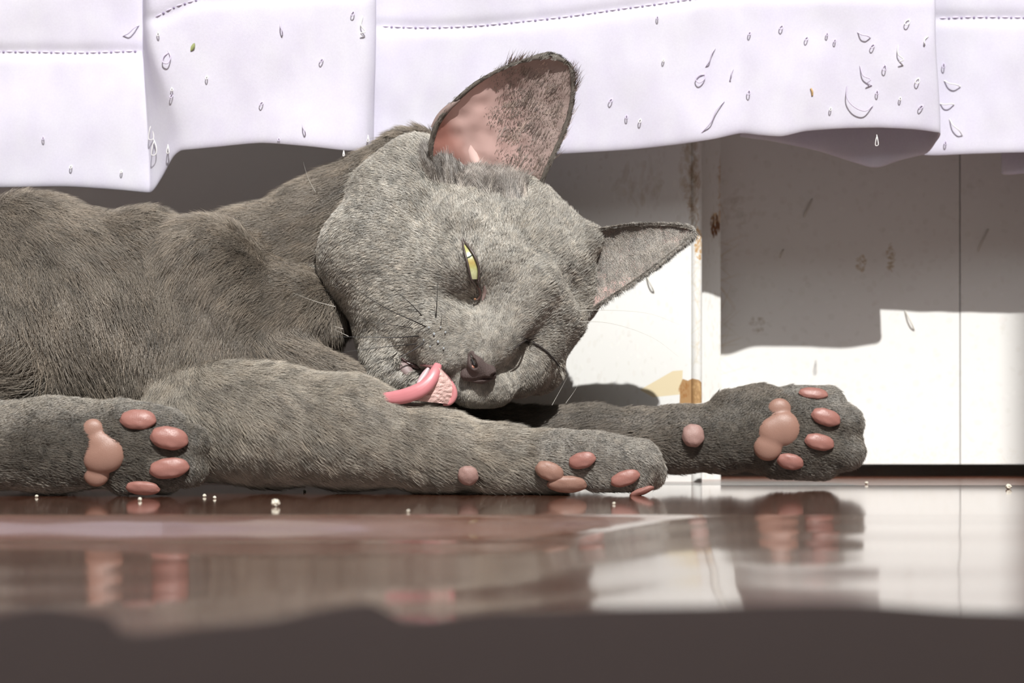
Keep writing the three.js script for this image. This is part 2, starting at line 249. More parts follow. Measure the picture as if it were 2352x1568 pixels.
// loose threads and lint: [layer, kind, column, row, size, turn]
const threads = [['b', 'loop', 382, 132, 16, 0.4], ['b', 'knot', 362, 78, 7, 0], ['b', 'knot', 474, 178, 6, 0.3], ['b', 'knot', 600, 237, 8, 0.8], ['b', 'dash', 646, 66, 14, 1.4], ['b', 'knot', 738, 138, 8, 1], ['b', 'dash', 698, 297, 12, 1.3], ['b', 'knot', 394, 205, 6, 0], ['b', 'knot', 393, 220, 7, 0.7], ['b', 'knot', 810, 30, 9, 0.4], ['b', 'curl', 835, 60, 22, 1.1], ['b', 'knot', 640, 320, 6, 0],
  ['a', 'knot', 98, 317, 6, 0], ['a', 'knot', 162, 383, 6, 0.5], ['a', 'knot', 278, 394, 5, 0.5], ['a', 'dash', 300, 70, 22, -0.6],
  ['c', 'loop', 1610, 178, 15, 0.9], ['c', 'dash', 1632, 132, 24, -1.1], ['c', 'dash', 1638, 268, 44, -0.95], ['c', 'knot', 1403, 230, 8, 0.8], ['c', 'knot', 1439, 268, 7, 0], ['c', 'knot', 1470, 277, 7, 0.4], ['c', 'knot', 1720, 212, 9, 0.2], ['c', 'knot', 1795, 62, 9, 0.5], ['c', 'knot', 1722, 76, 7, 0.4], ['c', 'knot', 1853, 88, 8, 0.6], ['c', 'dash', 1680, 172, 14, -1.3], ['c', 'arc', 1972, 228, 36, 0.4], ['c', 'curl', 1990, 172, 24, 0.6], ['c', 'knot', 2032, 155, 11, 0.2], ['c', 'curl', 2070, 125, 22, 0.9], ['c', 'knot', 2085, 50, 12, 0.7], ['c', 'loop', 2130, 92, 12, 0.3], ['c', 'knot', 2015, 212, 8, 0], ['c', 'knot', 2108, 185, 11, 0.5], ['c', 'dash', 1985, 80, 16, 0.4], ['c', 'knot', 2005, 105, 9, 0.8], ['c', 'knot', 1900, 78, 6, 0.2], ['c', 'knot', 1918, 93, 6, 0.2], ['c', 'knot', 1908, 250, 6, 0.2], ['c', 'knot', 2068, 226, 6, 0.2], ['c', 'knot', 2116, 245, 9, 1.1], ['c', 'knot', 1510, 40, 6, 0], ['c', 'knot', 1524, 138, 5, 0.5],
  ['d', 'dash', 2188, 192, 20, 0.35], ['d', 'dash', 2176, 239, 16, 0.05], ['d', 'dash', 2196, 292, 24, 0.9], ['d', 'knot', 2168, 150, 9, 0], ['d', 'knot', 2172, 328, 7, 0]];
for (const [ly, kind, x, y, s0, a] of threads) {
  const s = kind === 'knot' ? s0 * 0.72 : s0;
  const ca = Math.cos(a), sa = Math.sin(a), at = (u, v, o) => onSheet(x + u * ca - v * sa, y + u * sa + v * ca, ly, o);
  const pts = kind === 'dash' ? [at(-s, 0, 3), at(-s * 0.3, s * 0.08, 12), at(s * 0.4, -s * 0.06, 14), at(s, 0, 4)]
    : kind === 'arc' ? [at(-s, -s * 0.5, 4), at(-s * 0.7, s * 0.2, 12), at(0, s * 0.55, 16), at(s * 0.7, s * 0.5, 14), at(s, 0, 5)]
    : kind === 'curl' ? [at(-s, -s * 0.4, 3), at(-s * 0.2, 0.2 * s, 10), at(s * 0.6, s * 0.1, 14), at(s * 0.5, s * 0.6, 12), at(s, s * 0.5, 4)]
    : [at(-s * 0.2, -s, 2), at(s * 0.5, -s * 0.3, 9), at(s * 0.45, s * 0.7, 12), at(-s * 0.25, s * 0.8, 10), at(-s * 0.45, 0, 7), at(0, -s * 0.75, 3)];
  part('loose_thread', curveTube(pts, (kind === 'knot' ? 1.15 : 1.4) / F, 22, 5), rnd() < 0.6 ? threadMat : lint, pleat);
}
for (const [x, y, s, w] of [[352, 338, 30, -175], [385, 342, 16, -150], [346, 300, 34, -186], [789, 352, 10, -118], [845, 318, 12, -140], [2014, 322, 20, -138]]) {
  const q = (u, v, o = 0) => P(x + u * 0.8, y + v * 0.8, w + o), k = s > 22 && y > 310 ? 1 : 0.6;
  part('loose_thread', curveTube([q(0, -s * 0.8), q(s * 0.28 * k, 0, 6), q(s * 0.2, s * 0.7, 8), q(-s * 0.15, s * 0.75, 6), q(-s * 0.12, 0, 5), q(s * 0.05, -s * 0.6, 2)], 1.15 / F, 22, 5), lint, pleat);
}
part('leaf_scrap', curveTube([onSheet(446, 99, 'b', 3), onSheet(443, 107, 'b', 5), onSheet(438, 116, 'b', 3)], 3.4 / F, 8, 6, (t) => 0.5 + Math.sin(Math.PI * t)), std([0.34, 0.38, 0.16]), pleat, 'tiny green leaf scrap');
part('straw_scrap', curveTube([onSheet(1863, 203, 'c', 3), onSheet(1866, 210, 'c', 5), onSheet(1866, 219, 'c', 3)], 2.6 / F, 8, 6), std([0.55, 0.36, 0.16]), pleat, 'tiny straw coloured scrap');

// ---------------------------------------------------------------- the cat: one continuous body from a field of joined limbs
// bones: a point (column, row, depth) with a radius; joined by smooth minimum, meshed with surface nets
const smin = (a, b, k) => { const h = Math.max(k - Math.abs(a - b), 0) / k; return Math.min(a, b) - h * h * k * 0.25; };
function cap(a, b, zs = 1) { // tapered capsule, optionally flattened in depth
  const A = P(a[0], a[1], a[2]), B = P(b[0], b[1], b[2]), ra = R(a[3], a[2]), rb = R(b[3], b[2]);
  const bx = B.x - A.x, by = B.y - A.y, bz = (B.z - A.z) / zs, l2 = bx * bx + by * by + bz * bz + 1e-12;
  const f = (x, y, z) => { const px = x - A.x, py = y - A.y, pz = (z - A.z) / zs; let t = (px * bx + py * by + pz * bz) / l2; t = t < 0 ? 0 : t > 1 ? 1 : t; const dx = px - bx * t, dy = py - by * t, dz = pz - bz * t; return (Math.sqrt(dx * dx + dy * dy + dz * dz) - (ra + (rb - ra) * t)) * (zs < 1 ? zs * 0.5 + 0.5 : 1); };
  f.k = 0; return f;
}
const ball = (x, y, w, r, zs) => cap([x, y, w, r], [x, y, w, r], zs);
function ell(c, axes, rad) { // ellipsoid: centre in metres, three unit axes, radii in metres
  const [a, b, d] = axes, f = (x, y, z) => { const px = x - c.x, py = y - c.y, pz = z - c.z; const u = (px * a.x + py * a.y + pz * a.z) / rad[0], v = (px * b.x + py * b.y + pz * b.z) / rad[1], w = (px * d.x + py * d.y + pz * d.z) / rad[2]; const k0 = Math.sqrt(u * u + v * v + w * w), k1 = Math.sqrt((u / rad[0]) ** 2 + (v / rad[1]) ** 2 + (w / rad[2]) ** 2); return k1 < 1e-9 ? -Math.min(...rad) : k0 * (k0 - 1) / k1; };
  return f;
}
// the head's own axes: l = the cat's left, u = up, f = forward (nose), 66 survey units to the centimetre
const HL = V(0.623, 0, 0).setY(-0.642).setZ(-0.447).normalize(), HU = V(0.763, 0.625, 0.165), HF = V(0.174, -0.444, 0.879);
HU.addScaledVector(HL, -HU.dot(HL)).normalize(); HF.crossVectors(HL, HU).normalize();
const HS = 66, Hpx = (l, u, f) => [1108 + HS * (HL.x * l + HU.x * u + HF.x * f), 658 - HS * (HL.y * l + HU.y * u + HF.y * f), -30 + HS * (HL.z * l + HU.z * u + HF.z * f)];
const H = (l, u, f, r) => [...Hpx(l, u, f), r === undefined ? 0 : r * HS];
const chain = (pts, zs) => pts.slice(1).map((p, i) => cap(pts[i], p, zs));
const px = 1 / F;
const groups = [];
const group = (name, k, join, prims) => groups.push({ name, k: k * px, join: join * px, prims });
group('torso', 52, 0, [
  ...chain([[-640, 800, -90, 250], [-350, 770, -70, 300], [120, 775, -60, 292], [300, 790, -50, 262]], 0.82),
  ball(330, 575, -30, 92), ball(70, 560, -50, 105), cap([-120, 890, 10, 150], [160, 895, 15, 120]),
  ...chain([[400, 730, -70, 200], [560, 690, -110, 186], [800, 565, -160, 166], [905, 480, -140, 134], [948, 392, -98, 92]], 0.6),
  cap([470, 640, 10, 135], [440, 880, 40, 140]), cap([530, 720, 0, 130], [680, 730, -30, 110]),
  cap([600, 830, 70, 80], [820, 900, 90, 52]),
]);
group('hind_leg', 40, 14, [
  ...chain([[-420, 780, 40, 230], [-520, 980, 190, 140], [-250, 1025, 268, 100], [120, 1022, 282, 96], [260, 1020, 290, 92]], 0.72),
]);
group('hind_paw', 24, 20, [
  cap([190, 1018, 290, 88], [320, 1020, 292, 82], 0.7),
  cap([285, 962, 305, 40], [385, 974, 300, 36]), cap([340, 1008, 312, 46], [437, 1016, 308, 40]), cap([340, 1074, 312, 44], [432, 1072, 308, 42]), cap([280, 1106, 302, 26], [375, 1102, 300, 29]),
]);
group('near_arm', 46, 16, [
  ...chain([[452, 965, 120, 132], [620, 975, 150, 128], [800, 992, 178, 116], [1000, 1035, 205, 84], [1150, 1056, 222, 66], [1290, 1062, 232, 62]]),
  cap([425, 885, 110, 62], [520, 930, 140, 90]),
]);
group('near_paw', 18, 22, [
  cap([1250, 1058, 236, 62], [1390, 1062, 238, 58]), cap([1290, 1030, 250, 40], [1372, 1034, 262, 36]), cap([1360, 1048, 246, 52], [1466, 1060, 246, 50]), cap([1400, 1076, 215, 46], [1484, 1082, 214, 42]), cap([1370, 1096, 268, 28], [1466, 1098, 262, 28]),
]);
group('far_arm', 30, 16, [
  ...chain([[900, 990, -60, 100], [1120, 1012, -70, 78], [1350, 1012, -118, 70], [1560, 1008, -146, 68], [1660, 1004, -150, 72], [1770, 992, -150, 84], [1830, 990, -150, 82]], 0.85),
  cap([1670, 928, -150, 28], [1745, 915, -160, 30]),
]);
group('far_paw', 26, 20, [
  cap([1770, 992, -150, 84], [1850, 992, -150, 82], 0.8),
  cap([1820, 920, -140, 32], [1900, 924, -145, 36]), cap([1850, 962, -120, 42], [1936, 972, -128, 44]), cap([1840, 1022, -118, 44], [1940, 1034, -124, 44]), cap([1790, 1060, -128, 36], [1888, 1066, -135, 34]),
]);
const cm = HS / F;
group('head', 32, 12, [
  ell(P(...Hpx(0, 0.9, -1.3)), [HL, HU, HF], [3.25 * cm, 2.75 * cm, 3.4 * cm]),
  // cheek on the side turned to the camera
  ball(882, 592, -20, 150), ball(935, 515, -45, 140), ball(985, 462, -75, 100), ball(935, 700, 15, 130), ball(960, 610, 0, 130), ball(905, 775, 20, 82),
  ball(1000, 690, 50, 122), ball(1035, 630, 62, 118), ball(965, 740, 55, 100), ball(1085, 545, 40, 112),
  ball(958, 402, -62, 92), ball(905, 452, -70, 100),
  // forehead, brows, bridge of the nose
  ball(1165, 540, 10, 112), cap([1200, 495, -40, 84], [1285, 562, -60, 74]), ball(1215, 600, 0, 104), ball(1135, 640, 75, 108), ball(1180, 715, 50, 100), cap(H(0, 1.5, 2.1, 1.2), H(0, -0.4, 3.6, 0.78)), cap(H(0, -0.4, 3.6, 0.78), H(0, -1.05, 4.3, 0.52)),
  cap(H(-1.2, 1.55, 1.9, 0.78), H(-2.5, 1.45, 1.2, 0.66)), cap(H(1.2, 1.55, 1.9, 0.78), H(2.5, 1.45, 1.2, 0.66)),
  // eyeballs under their lids
  ball(1073, 612, 150, 64), ball(1215, 800, 60, 62),
  // muzzle and whisker pads
  cap(H(-0.4, -1.2, 3.0, 1.1), H(0.4, -1.2, 3.0, 1.1)), cap(H(-1.15, -1.7, 3.0, 1.05), H(-0.75, -1.95, 3.45, 0.88)), cap(H(1.0, -1.7, 3.2, 0.95), H(0.62, -2.0, 3.6, 0.8)),
  ball(968, 770, 85, 84),
  // cheek and temple on the far side
  ball(1228, 838, 0, 66), ball(1238, 770, -30, 72), ball(1262, 690, -75, 78), ball(1250, 735, -45, 70), ball(1212, 752, 30, 88), cap([1288, 600, -58, 74], [1316, 688, -84, 56]), cap([1290, 560, -58, 62], [1348, 548, -42, 30]), ball(1185, 845, 70, 66),
  // lower jaw
  cap([893, 825, 80, 60], [898, 854, 112, 46]), cap([905, 858, 118, 42], [955, 878, 150, 30]), ball(1092, 892, 166, 38), ball(1136, 884, 140, 46),
]);
// grooves: the slit of the open eye, the crease of the shut one, the mouth, the nostril
const eyeC = Hpx(-1.95, 0.45, 1.95);
const carves = [
  ...chain([[1176, 806, 165, 2], [1190, 793, 150, 3], [1208, 782, 128, 3.5], [1240, 796, 92, 3.5], [1266, 818, 60, 3], [1290, 848, 25, 2]], 2.2).map((f) => [f, 8]),
  ...chain([[922, 826, 150, 6], [948, 842, 180, 9], [975, 852, 200, 10], [1010, 868, 215, 12], [1040, 880, 225, 8]], 2.2).map((f) => [f, 8]),
];
carves.forEach((c) => c[1] *= px);
const carveNear = groups[groups.length - 1];
function meshField(evalIn, select, min, max, h) { // sparse surface nets
  const B = 8, pos = [], nor = [], tag = [], idx = [], cells = new Map(), edges = [];
  const n = [0, 1, 2].map((i) => Math.ceil((max.getComponent(i) - min.getComponent(i)) / h / B));
  const NX = n[0] * B + 2, NY = n[1] * B + 2, key = (i, j, k) => i + NX * (j + NY * k), val = new Float32Array((B + 1) ** 3), S = B + 1, half = B * h * 0.5, diag = half * 1.75;
  for (let bk = 0; bk < n[2]; bk++) for (let bj = 0; bj < n[1]; bj++) for (let bi = 0; bi < n[0]; bi++) {
    const ox = min.x + bi * B * h, oy = min.y + bj * B * h, oz = min.z + bk * B * h;
    const ctx = select(ox + half, oy + half, oz + half, diag); if (!ctx) continue;
    const d = evalIn(ctx);
    for (let k = 0; k < S; k++) for (let j = 0; j < S; j++) for (let i = 0; i < S; i++) val[i + S * (j + S * k)] = d(ox + i * h, oy + j * h, oz + k * h);
    for (let k = 0; k < B; k++) for (let j = 0; j < B; j++) for (let i = 0; i < B; i++) {
      const q = i + S * (j + S * k), v0 = val[q] < 0, vs = [val[q], val[q + 1], val[q + S], val[q + S + 1], val[q + S * S], val[q + S * S + 1], val[q + S * S + S], val[q + S * S + S + 1]];
      const gi = bi * B + i, gj = bj * B + j, gk = bk * B + k;
      if (v0 !== val[q + 1] < 0) edges.push(gi, gj, gk, 0, v0 ? 1 : 0);
      if (v0 !== val[q + S] < 0) edges.push(gi, gj, gk, 1, v0 ? 1 : 0);
      if (v0 !== val[q + S * S] < 0) edges.push(gi, gj, gk, 2, v0 ? 1 : 0);
      let neg = 0; for (const v of vs) if (v < 0) neg++; if (neg === 0 || neg === 8) continue;
      let sx = 0, sy = 0, sz = 0, c = 0;
      const E = [[0, 1], [2, 3], [4, 5], [6, 7], [0, 2], [1, 3], [4, 6], [5, 7], [0, 4], [1, 5], [2, 6], [3, 7]];
      for (const [a, b] of E) if ((vs[a] < 0) !== (vs[b] < 0)) { const t = vs[a] / (vs[a] - vs[b]); sx += (a & 1) + ((b & 1) - (a & 1)) * t; sy += ((a >> 1) & 1) + (((b >> 1) & 1) - ((a >> 1) & 1)) * t; sz += (a >> 2) + ((b >> 2) - (a >> 2)) * t; c++; }
      let x = ox + (i + sx / c) * h, y = oy + (j + sy / c) * h, z = oz + (k + sz / c) * h; const e = h * 0.5;
      let gx, gy, gz; for (let it = 0; it < 2; it++) { gx = d(x + e, y, z) - d(x - e, y, z); gy = d(x, y + e, z) - d(x, y - e, z); gz = d(x, y, z + e) - d(x, y, z - e); const l = Math.hypot(gx, gy, gz) + 1e-12; gx /= l; gy /= l; gz /= l; if (it) break; const s = clamp(d(x, y, z) / (l / (2 * e)), -h * 0.5, h * 0.5); x -= gx * s; y -= gy * s; z -= gz * s; }
      cells.set(key(gi, gj, gk), pos.length / 3); pos.push(x, y, z); nor.push(gx, gy, gz); tag.push(ctx.tagAt ? ctx.tagAt(x, y, z) : 0);
    }
  }
  for (let e = 0; e < edges.length; e += 5) {
    const [i, j, k, a, s] = [edges[e], edges[e + 1], edges[e + 2], edges[e + 3], edges[e + 4]];
    const c = a === 0 ? [key(i, j, k), key(i, j - 1, k), key(i, j - 1, k - 1), key(i, j, k - 1)] : a === 1 ? [key(i, j, k), key(i, j, k - 1), key(i - 1, j, k - 1), key(i - 1, j, k)] : [key(i, j, k), key(i - 1, j, k), key(i - 1, j - 1, k), key(i, j - 1, k)];
    const v = c.map((q) => cells.get(q)); if (v.some((q) => q === undefined)) continue;
    if (s) idx.push(v[0], v[1], v[2], v[0], v[2], v[3]); else idx.push(v[0], v[2], v[1], v[0], v[3], v[2]);
  }
  const g = new THREE.BufferGeometry(); g.setAttribute('position', new THREE.Float32BufferAttribute(pos, 3)); g.setAttribute('normal', new THREE.Float32BufferAttribute(nor, 3)); g.setIndex(idx); g.userData.tag = tag; return g;
}
const headBox = [P(680, 950, -400), P(1420, 300, 400)];
const select = (x, y, z, diag) => {
  const gs = []; let best = 1e9;
  for (let g = 0; g < groups.length; g++) { const G = groups[g]; let m = 1e9; const ds = G.prims.map((f) => { const d = f(x, y, z); m = Math.min(m, d); return d; }); gs.push([G, ds, m, g]); best = Math.min(best, m); }
  if (best > diag + 0.014 || best < -diag - 0.03) return null;
  const list = gs.filter((q) => q[2] < best + 2 * diag + 0.012).map(([G, ds, m, g]) => ({ k: G.k, join: G.join, g, prims: G.prims.filter((f, i) => ds[i] < m + 2 * diag + G.k) }));
  const inHead = x > headBox[0].x && x < headBox[1].x && y > headBox[0].y && y < headBox[1].y;
  return { list, carve: inHead ? carves.filter(([f]) => f(x, y, z) < diag * 1.5 + 0.004) : [], tagAt: (X, Y, Zz) => { let b = 1e9, t = 0; for (const G of list) { let d = 1e9; for (const f of G.prims) d = Math.min(d, f(X, Y, Zz)); if (d < b) { b = d; t = G.g; } } return t; } };
};
const evalBody = (c) => (x, y, z) => {
  let d = 1e9, first = true;
  for (const G of c.list) { let m = G.prims[0](x, y, z); for (let i = 1; i < G.prims.length; i++) m = smin(m, G.prims[i](x, y, z), G.k); d = first ? m : smin(d, m, Math.max(G.join, 1e-6)); first = false; }
  for (const [f, k] of c.carve) d = -smin(-d, f(x, y, z), k);
  return d;
};
const GN = groups.map((g) => g.name);
const bodyGeo = meshField(evalBody, select, V(-0.33, -0.004, -0.075), V(0.16, 0.16, 0.075), 0.00085);
console.log('body vertices', bodyGeo.attributes.position.count, 'triangles', bodyGeo.index.count / 3);
const cat = grp('cat');
thing(cat, 'grey short-haired cat lying on its side licking its foreleg, one eye shut', 'cat');
const skinMat = std([0.115, 0.099, 0.083], { roughness: 0.85 });
const body = part('body', bodyGeo, skinMat, cat);

// ---------------------------------------------------------------- ears: thin cupped shells with a furred back and a bare inside
function earShell(left, right, depth, base, thick, back) { // rim curves from base to tip
  const cl = new THREE.CatmullRomCurve3(left.map((p) => V(...p))), cr = new THREE.CatmullRomCurve3(right.map((p) => V(...p))), ns = 56, nt = 48, front = [];
  for (let i = 0; i <= ns; i++) {
    const s = i / ns, a = cl.getPoint(s), b = cr.getPoint(s), row = [];
    for (let j = 0; j <= nt; j++) {
      const t = j / nt, e = Math.sin(Math.PI * t), q = a.clone().lerp(b, t);
      // bow the line across so that the cup follows the base
      q.x += base[0] * e * (1 - s) ** 1.6; q.y += base[1] * e * (1 - s) ** 1.6;
      q.z -= depth * Math.pow(e, 0.75) * (0.16 + 0.84 * (1 - s) ** 0.8) * (1 - s ** 6) + back * Math.sin(Math.PI * s) * 0;
      q.z += 3 * noise(q.x * 0.02, q.y * 0.02, 3);
      row.push(P(q.x, q.y, q.z));
    }
    front.push(row);
  }
  const W = nt + 1, nrm = (i, j) => { const a = front[Math.min(i + 1, ns)][j].clone().sub(front[Math.max(i - 1, 0)][j]), b = front[i][Math.min(j + 1, nt)].clone().sub(front[i][Math.max(j - 1, 0)]); const n = a.cross(b).normalize(); return n.z < 0 ? n.negate() : n; };
  const mk = (rows, flip, close) => {
    const pos = [], idx = [];
    for (const r of rows) for (const p of r) pos.push(p.x, p.y, p.z);
    for (let i = 0; i < ns; i++) for (let j = 0; j < rows[0].length - 1; j++) { const w = rows[0].length, a = i * w + j; flip ? idx.push(a, a + w, a + 1, a + 1, a + w, a + w + 1) : idx.push(a, a + 1, a + w, a + 1, a + w + 1, a + w); }
    const g = new THREE.BufferGeometry(); g.setAttribute('position', new THREE.Float32BufferAttribute(pos, 3)); g.setIndex(idx); g.computeVertexNormals(); return g;
  };
  const inner = front.map((r, i) => r.map((p, j) => p.clone()));
  const outer = front.map((r, i) => { // back surface wraps round the rim to the front
    const out = []; const n0 = nrm(i, 0), s = i / ns;
    for (let j = 0; j <= nt; j++) { const t = j / nt, e = Math.min(1, Math.sin(Math.PI * t) * 2.2), n = nrm(i, j), th = thick * (0.35 + 0.65 * e) * px; out.push(r[j].clone().addScaledVector(n, -th)); }
    const lip = (j, k) => { const d = r[j].clone().sub(r[j ? nt - 3 : 3]).normalize(); return r[j].clone().addScaledVector(d, thick * 0.35 * px).addScaledVector(nrm(i, j), -thick * 0.1 * px); };
    const lip2 = (j) => r[j].clone().addScaledVector(nrm(i, j), thick * 0.22 * px);
    const inn = (j) => r[j ? nt - 1 : 1].clone().addScaledVector(nrm(i, j ? nt - 1 : 1), thick * 0.05 * px);
    return [inn(0), lip2(0), lip(0), ...out, lip(nt), lip2(nt), inn(nt)];
  });
  return { inner: mk(inner, true), outer: mk(outer, false), front };
}
const earR = earShell(
  [[1000, 400, 20], [988, 345, 52], [1002, 288, 66], [1040, 238, 68], [1090, 194, 62], [1150, 160, 54], [1210, 138, 46], [1262, 130, 40]],
  [[1236, 452, -20], [1246, 412, -12], [1268, 362, -4], [1296, 300, 6], [1312, 240, 16], [1315, 190, 26], [1307, 150, 34], [1266, 129.5, 40]], 72, [18, 26], 15, 0);
const earL = earShell(
  [[1325, 560, -20], [1362, 534, -26], [1410, 522, -30], [1462, 517, -30], [1515, 516, -27], [1560, 519, -20], [1582, 523, -14], [1592, 529, -10]],
  [[1312, 756, -60], [1350, 718, -40], [1392, 688, -20], [1440, 656, -4], [1494, 618, 4], [1545, 578, 2], [1576, 552, -4], [1590, 538, -9]], 38, [-10, 14], 13, 0);
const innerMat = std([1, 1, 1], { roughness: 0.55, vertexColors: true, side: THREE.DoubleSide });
function tintInner(g, f) { const p = g.attributes.position, c = []; for (let i = 0; i < p.count; i++) { const v = V(p.getX(i), p.getY(i), p.getZ(i)), q = toPx(v); c.push(...f(q[0], q[1], q[2])); } g.setAttribute('color', new THREE.Float32BufferAttribute(c, 3)); }
// bare pink skin, red low in the cup painting light that glows through it, grey pigment towards the tip and the edge, with mottling
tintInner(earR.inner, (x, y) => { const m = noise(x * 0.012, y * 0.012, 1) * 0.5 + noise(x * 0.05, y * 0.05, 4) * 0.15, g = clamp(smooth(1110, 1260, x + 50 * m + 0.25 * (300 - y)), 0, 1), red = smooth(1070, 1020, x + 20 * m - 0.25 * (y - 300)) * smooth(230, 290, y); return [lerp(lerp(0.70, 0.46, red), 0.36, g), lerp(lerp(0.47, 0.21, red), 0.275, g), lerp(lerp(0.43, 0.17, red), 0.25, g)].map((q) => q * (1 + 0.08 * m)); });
tintInner(earL.inner, (x, y) => { const m = noise(x * 0.03, y * 0.03, 1) * 0.4 + noise(x * 0.09, y * 0.09, 4) * 0.2, g = 0.35; return [lerp(0.70, 0.36, g), lerp(0.47, 0.275, g), lerp(0.43, 0.25, g)].map((q) => q * (1 + 0.08 * m)); });
const ears = [];
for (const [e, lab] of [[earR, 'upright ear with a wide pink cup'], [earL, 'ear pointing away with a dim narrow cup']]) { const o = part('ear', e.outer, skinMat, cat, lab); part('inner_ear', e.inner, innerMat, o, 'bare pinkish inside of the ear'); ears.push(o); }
// folds inside the near ear: the ridge by the canal and the little pouch on the outer edge
{
  const pinkish = std([0.62, 0.40, 0.36], { roughness: 0.5 }), q = (pts) => pts.map((p) => P(...p));
  part('ear_fold', curveTube(q([[1066, 226, 30], [1056, 262, 2], [1060, 302, -18], [1076, 342, -26], [1100, 386, -28]]), 22 * px, 30, 12, (t) => 0.3 + 0.8 * Math.sin(Math.PI * t)), std([0.68, 0.48, 0.44], { roughness: 0.5 }), ears[0], 'pale ridge beside the ear canal');
  part('ear_pouch', curveTube(q([[1056, 228, 64], [1030, 247, 66], [1008, 269, 64], [992, 292, 58]]), 8 * px, 24, 10, (t) => 0.4 + 0.6 * Math.sin(Math.PI * t)), std([0.26, 0.19, 0.17], { roughness: 0.6 }), ears[0], 'small skin pouch on the outer edge of the ear');
}

// ---------------------------------------------------------------- where the skin lies: nearest depth and normal for a column and row
const CELL = 6, GX0 = -400, GY0 = 0, GW = 460, GH = 210, zb = new Float32Array(GW * GH).fill(-1e9), zn = new Int32Array(GW * GH).fill(-1);
{
  const p = bodyGeo.attributes.position, n = bodyGeo.attributes.normal;
  for (let i = 0; i < p.count; i++) {
    const q = toPx(V(p.getX(i), p.getY(i), p.getZ(i))), c = Math.floor((q[0] - GX0) / CELL), r = Math.floor((q[1] - GY0) / CELL);
    for (let dr = 0; dr <= 1; dr++) for (let dc = 0; dc <= 1; dc++) { const C = c + dc - (dc && (q[0] / CELL) % 1 < 0.5 ? 1 : 0), Rr = r + dr; if (C < 0 || Rr < 0 || C >= GW || Rr >= GH) continue; const k = Rr * GW + C; if (q[2] > zb[k]) { zb[k] = q[2]; zn[k] = i; } }
  }
}
function skin(x, y) { const k = Math.floor((y - GY0) / CELL) * GW + Math.floor((x - GX0) / CELL), i = zn[k], n = bodyGeo.attributes.normal; return i < 0 ? { w: 0, n: V(0, 0, 1) } : { w: zb[k], n: V(n.getX(i), n.getY(i), n.getZ(i)) }; }
const onSkin = (x, y, out = 0) => P(x, y, skin(x, y).w + out);
const bare = []; // ellipses without fur: column, row, two radii, turn
const keepBare = (x, y, a, b, t = 0) => bare.push([x, y, a, b, Math.cos(t), Math.sin(t)]);

// ---------------------------------------------------------------- pads
const padBump = dataTex(128, 128, (u, v) => 0.5 + 0.35 * tn(u, v, 3.5, 1) + 0.2 * tn(u, v, 7, 4), false, [3, 3]);
const padMat = std([0.315, 0.145, 0.12], { roughness: 0.38, bumpMap: padBump, bumpScale: 0.00006 }), padPale = std([0.34, 0.21, 0.185], { roughness: 0.5, bumpMap: padBump, bumpScale: 0.0001 }), padTan = std([0.30, 0.17, 0.13], { roughness: 0.42, bumpMap: padBump, bumpScale: 0.00007 });
const padGeo = (() => { const g = new THREE.SphereGeometry(1, 36, 24), p = g.attributes.position; for (let i = 0; i < p.count; i++) { const v = V(p.getX(i), p.getY(i), p.getZ(i)); const m = 1 + 0.05 * noise(v.x * 1.3, v.y * 1.3, v.z * 1.3), e = Math.pow(Math.abs(v.x), 2.1) + Math.pow(Math.abs(v.y), 2.1) + Math.pow(Math.abs(v.z), 2.1); v.multiplyScalar(m * Math.pow(e, -1 / 2.1)); p.setXYZ(i, v.x, v.y, v.z); } g.computeVertexNormals(); return g; })();
function pad(name, x, y, a, b, t, out, mat, owner = cat, lift = 0.75) {
  const s = skin(x, y), n = V(s.n.x * lift, s.n.y * lift, Math.max(s.n.z, 0.25)).normalize(), d = V(Math.cos(t), -Math.sin(t), 0); d.addScaledVector(n, -d.dot(n)).normalize();
  const m = part(name, padGeo, mat, owner), w = s.w + out; m.matrixAutoUpdate = true;
  m.quaternion.setFromRotationMatrix(new THREE.Matrix4().makeBasis(d, n.clone().cross(d), n)); m.scale.set(R(a, w), R(b, w), R(b * 0.62, w)); m.position.copy(P(x, y, w)); keepBare(x, y, a * 0.88, b * 0.86, t); return m;
}
function lobes(name, list, mat) { // a pad with several lobes
  const prims = list.map(([x, y, r, zs, out]) => { const w = skin(x, y).w + (out ?? 0); return ball(x, y, w - r * 0.25, r, zs ?? 0.55); }), b = new THREE.Box3();
  for (const [x, y, r] of list) { const w = skin(x, y).w; b.expandByPoint(P(x - r * 1.3, y - r * 1.3, w - r * 1.6)); b.expandByPoint(P(x + r * 1.3, y + r * 1.3, w + r * 1.4)); keepBare(x, y, r * 0.85, r * 0.85); }
  const f = (x, y, z) => { let d = prims[0](x, y, z); for (let i = 1; i < prims.length; i++) d = smin(d, prims[i](x, y, z), 6 * px); return d; };
  const g = meshField(() => f, (x, y, z, dg) => Math.abs(f(x, y, z)) < dg * 1.6 ? {} : null, b.min, b.max, 0.0004);
  const p = g.attributes.position, uv = []; for (let i = 0; i < p.count; i++) uv.push(p.getX(i) * 60, p.getY(i) * 60); g.setAttribute('uv', new THREE.Float32BufferAttribute(uv, 2));
  return part(name, g, mat, cat);
}
// hind paw
pad('toe_pad', 317, 963, 42, 24, 0.03, 8, padMat); pad('toe_pad', 389, 1006, 44, 27, 0.15, 8, padMat); pad('toe_pad', 389, 1075, 46, 24, -0.12, 8, padMat); pad('toe_pad', 328, 1121, 40, 18, 0, 6, padMat);
lobes('sole_pad', [[214, 988, 27], [228, 1018, 30], [243, 1040, 46], [226, 1048, 38], [222, 1086, 31]], padTan);
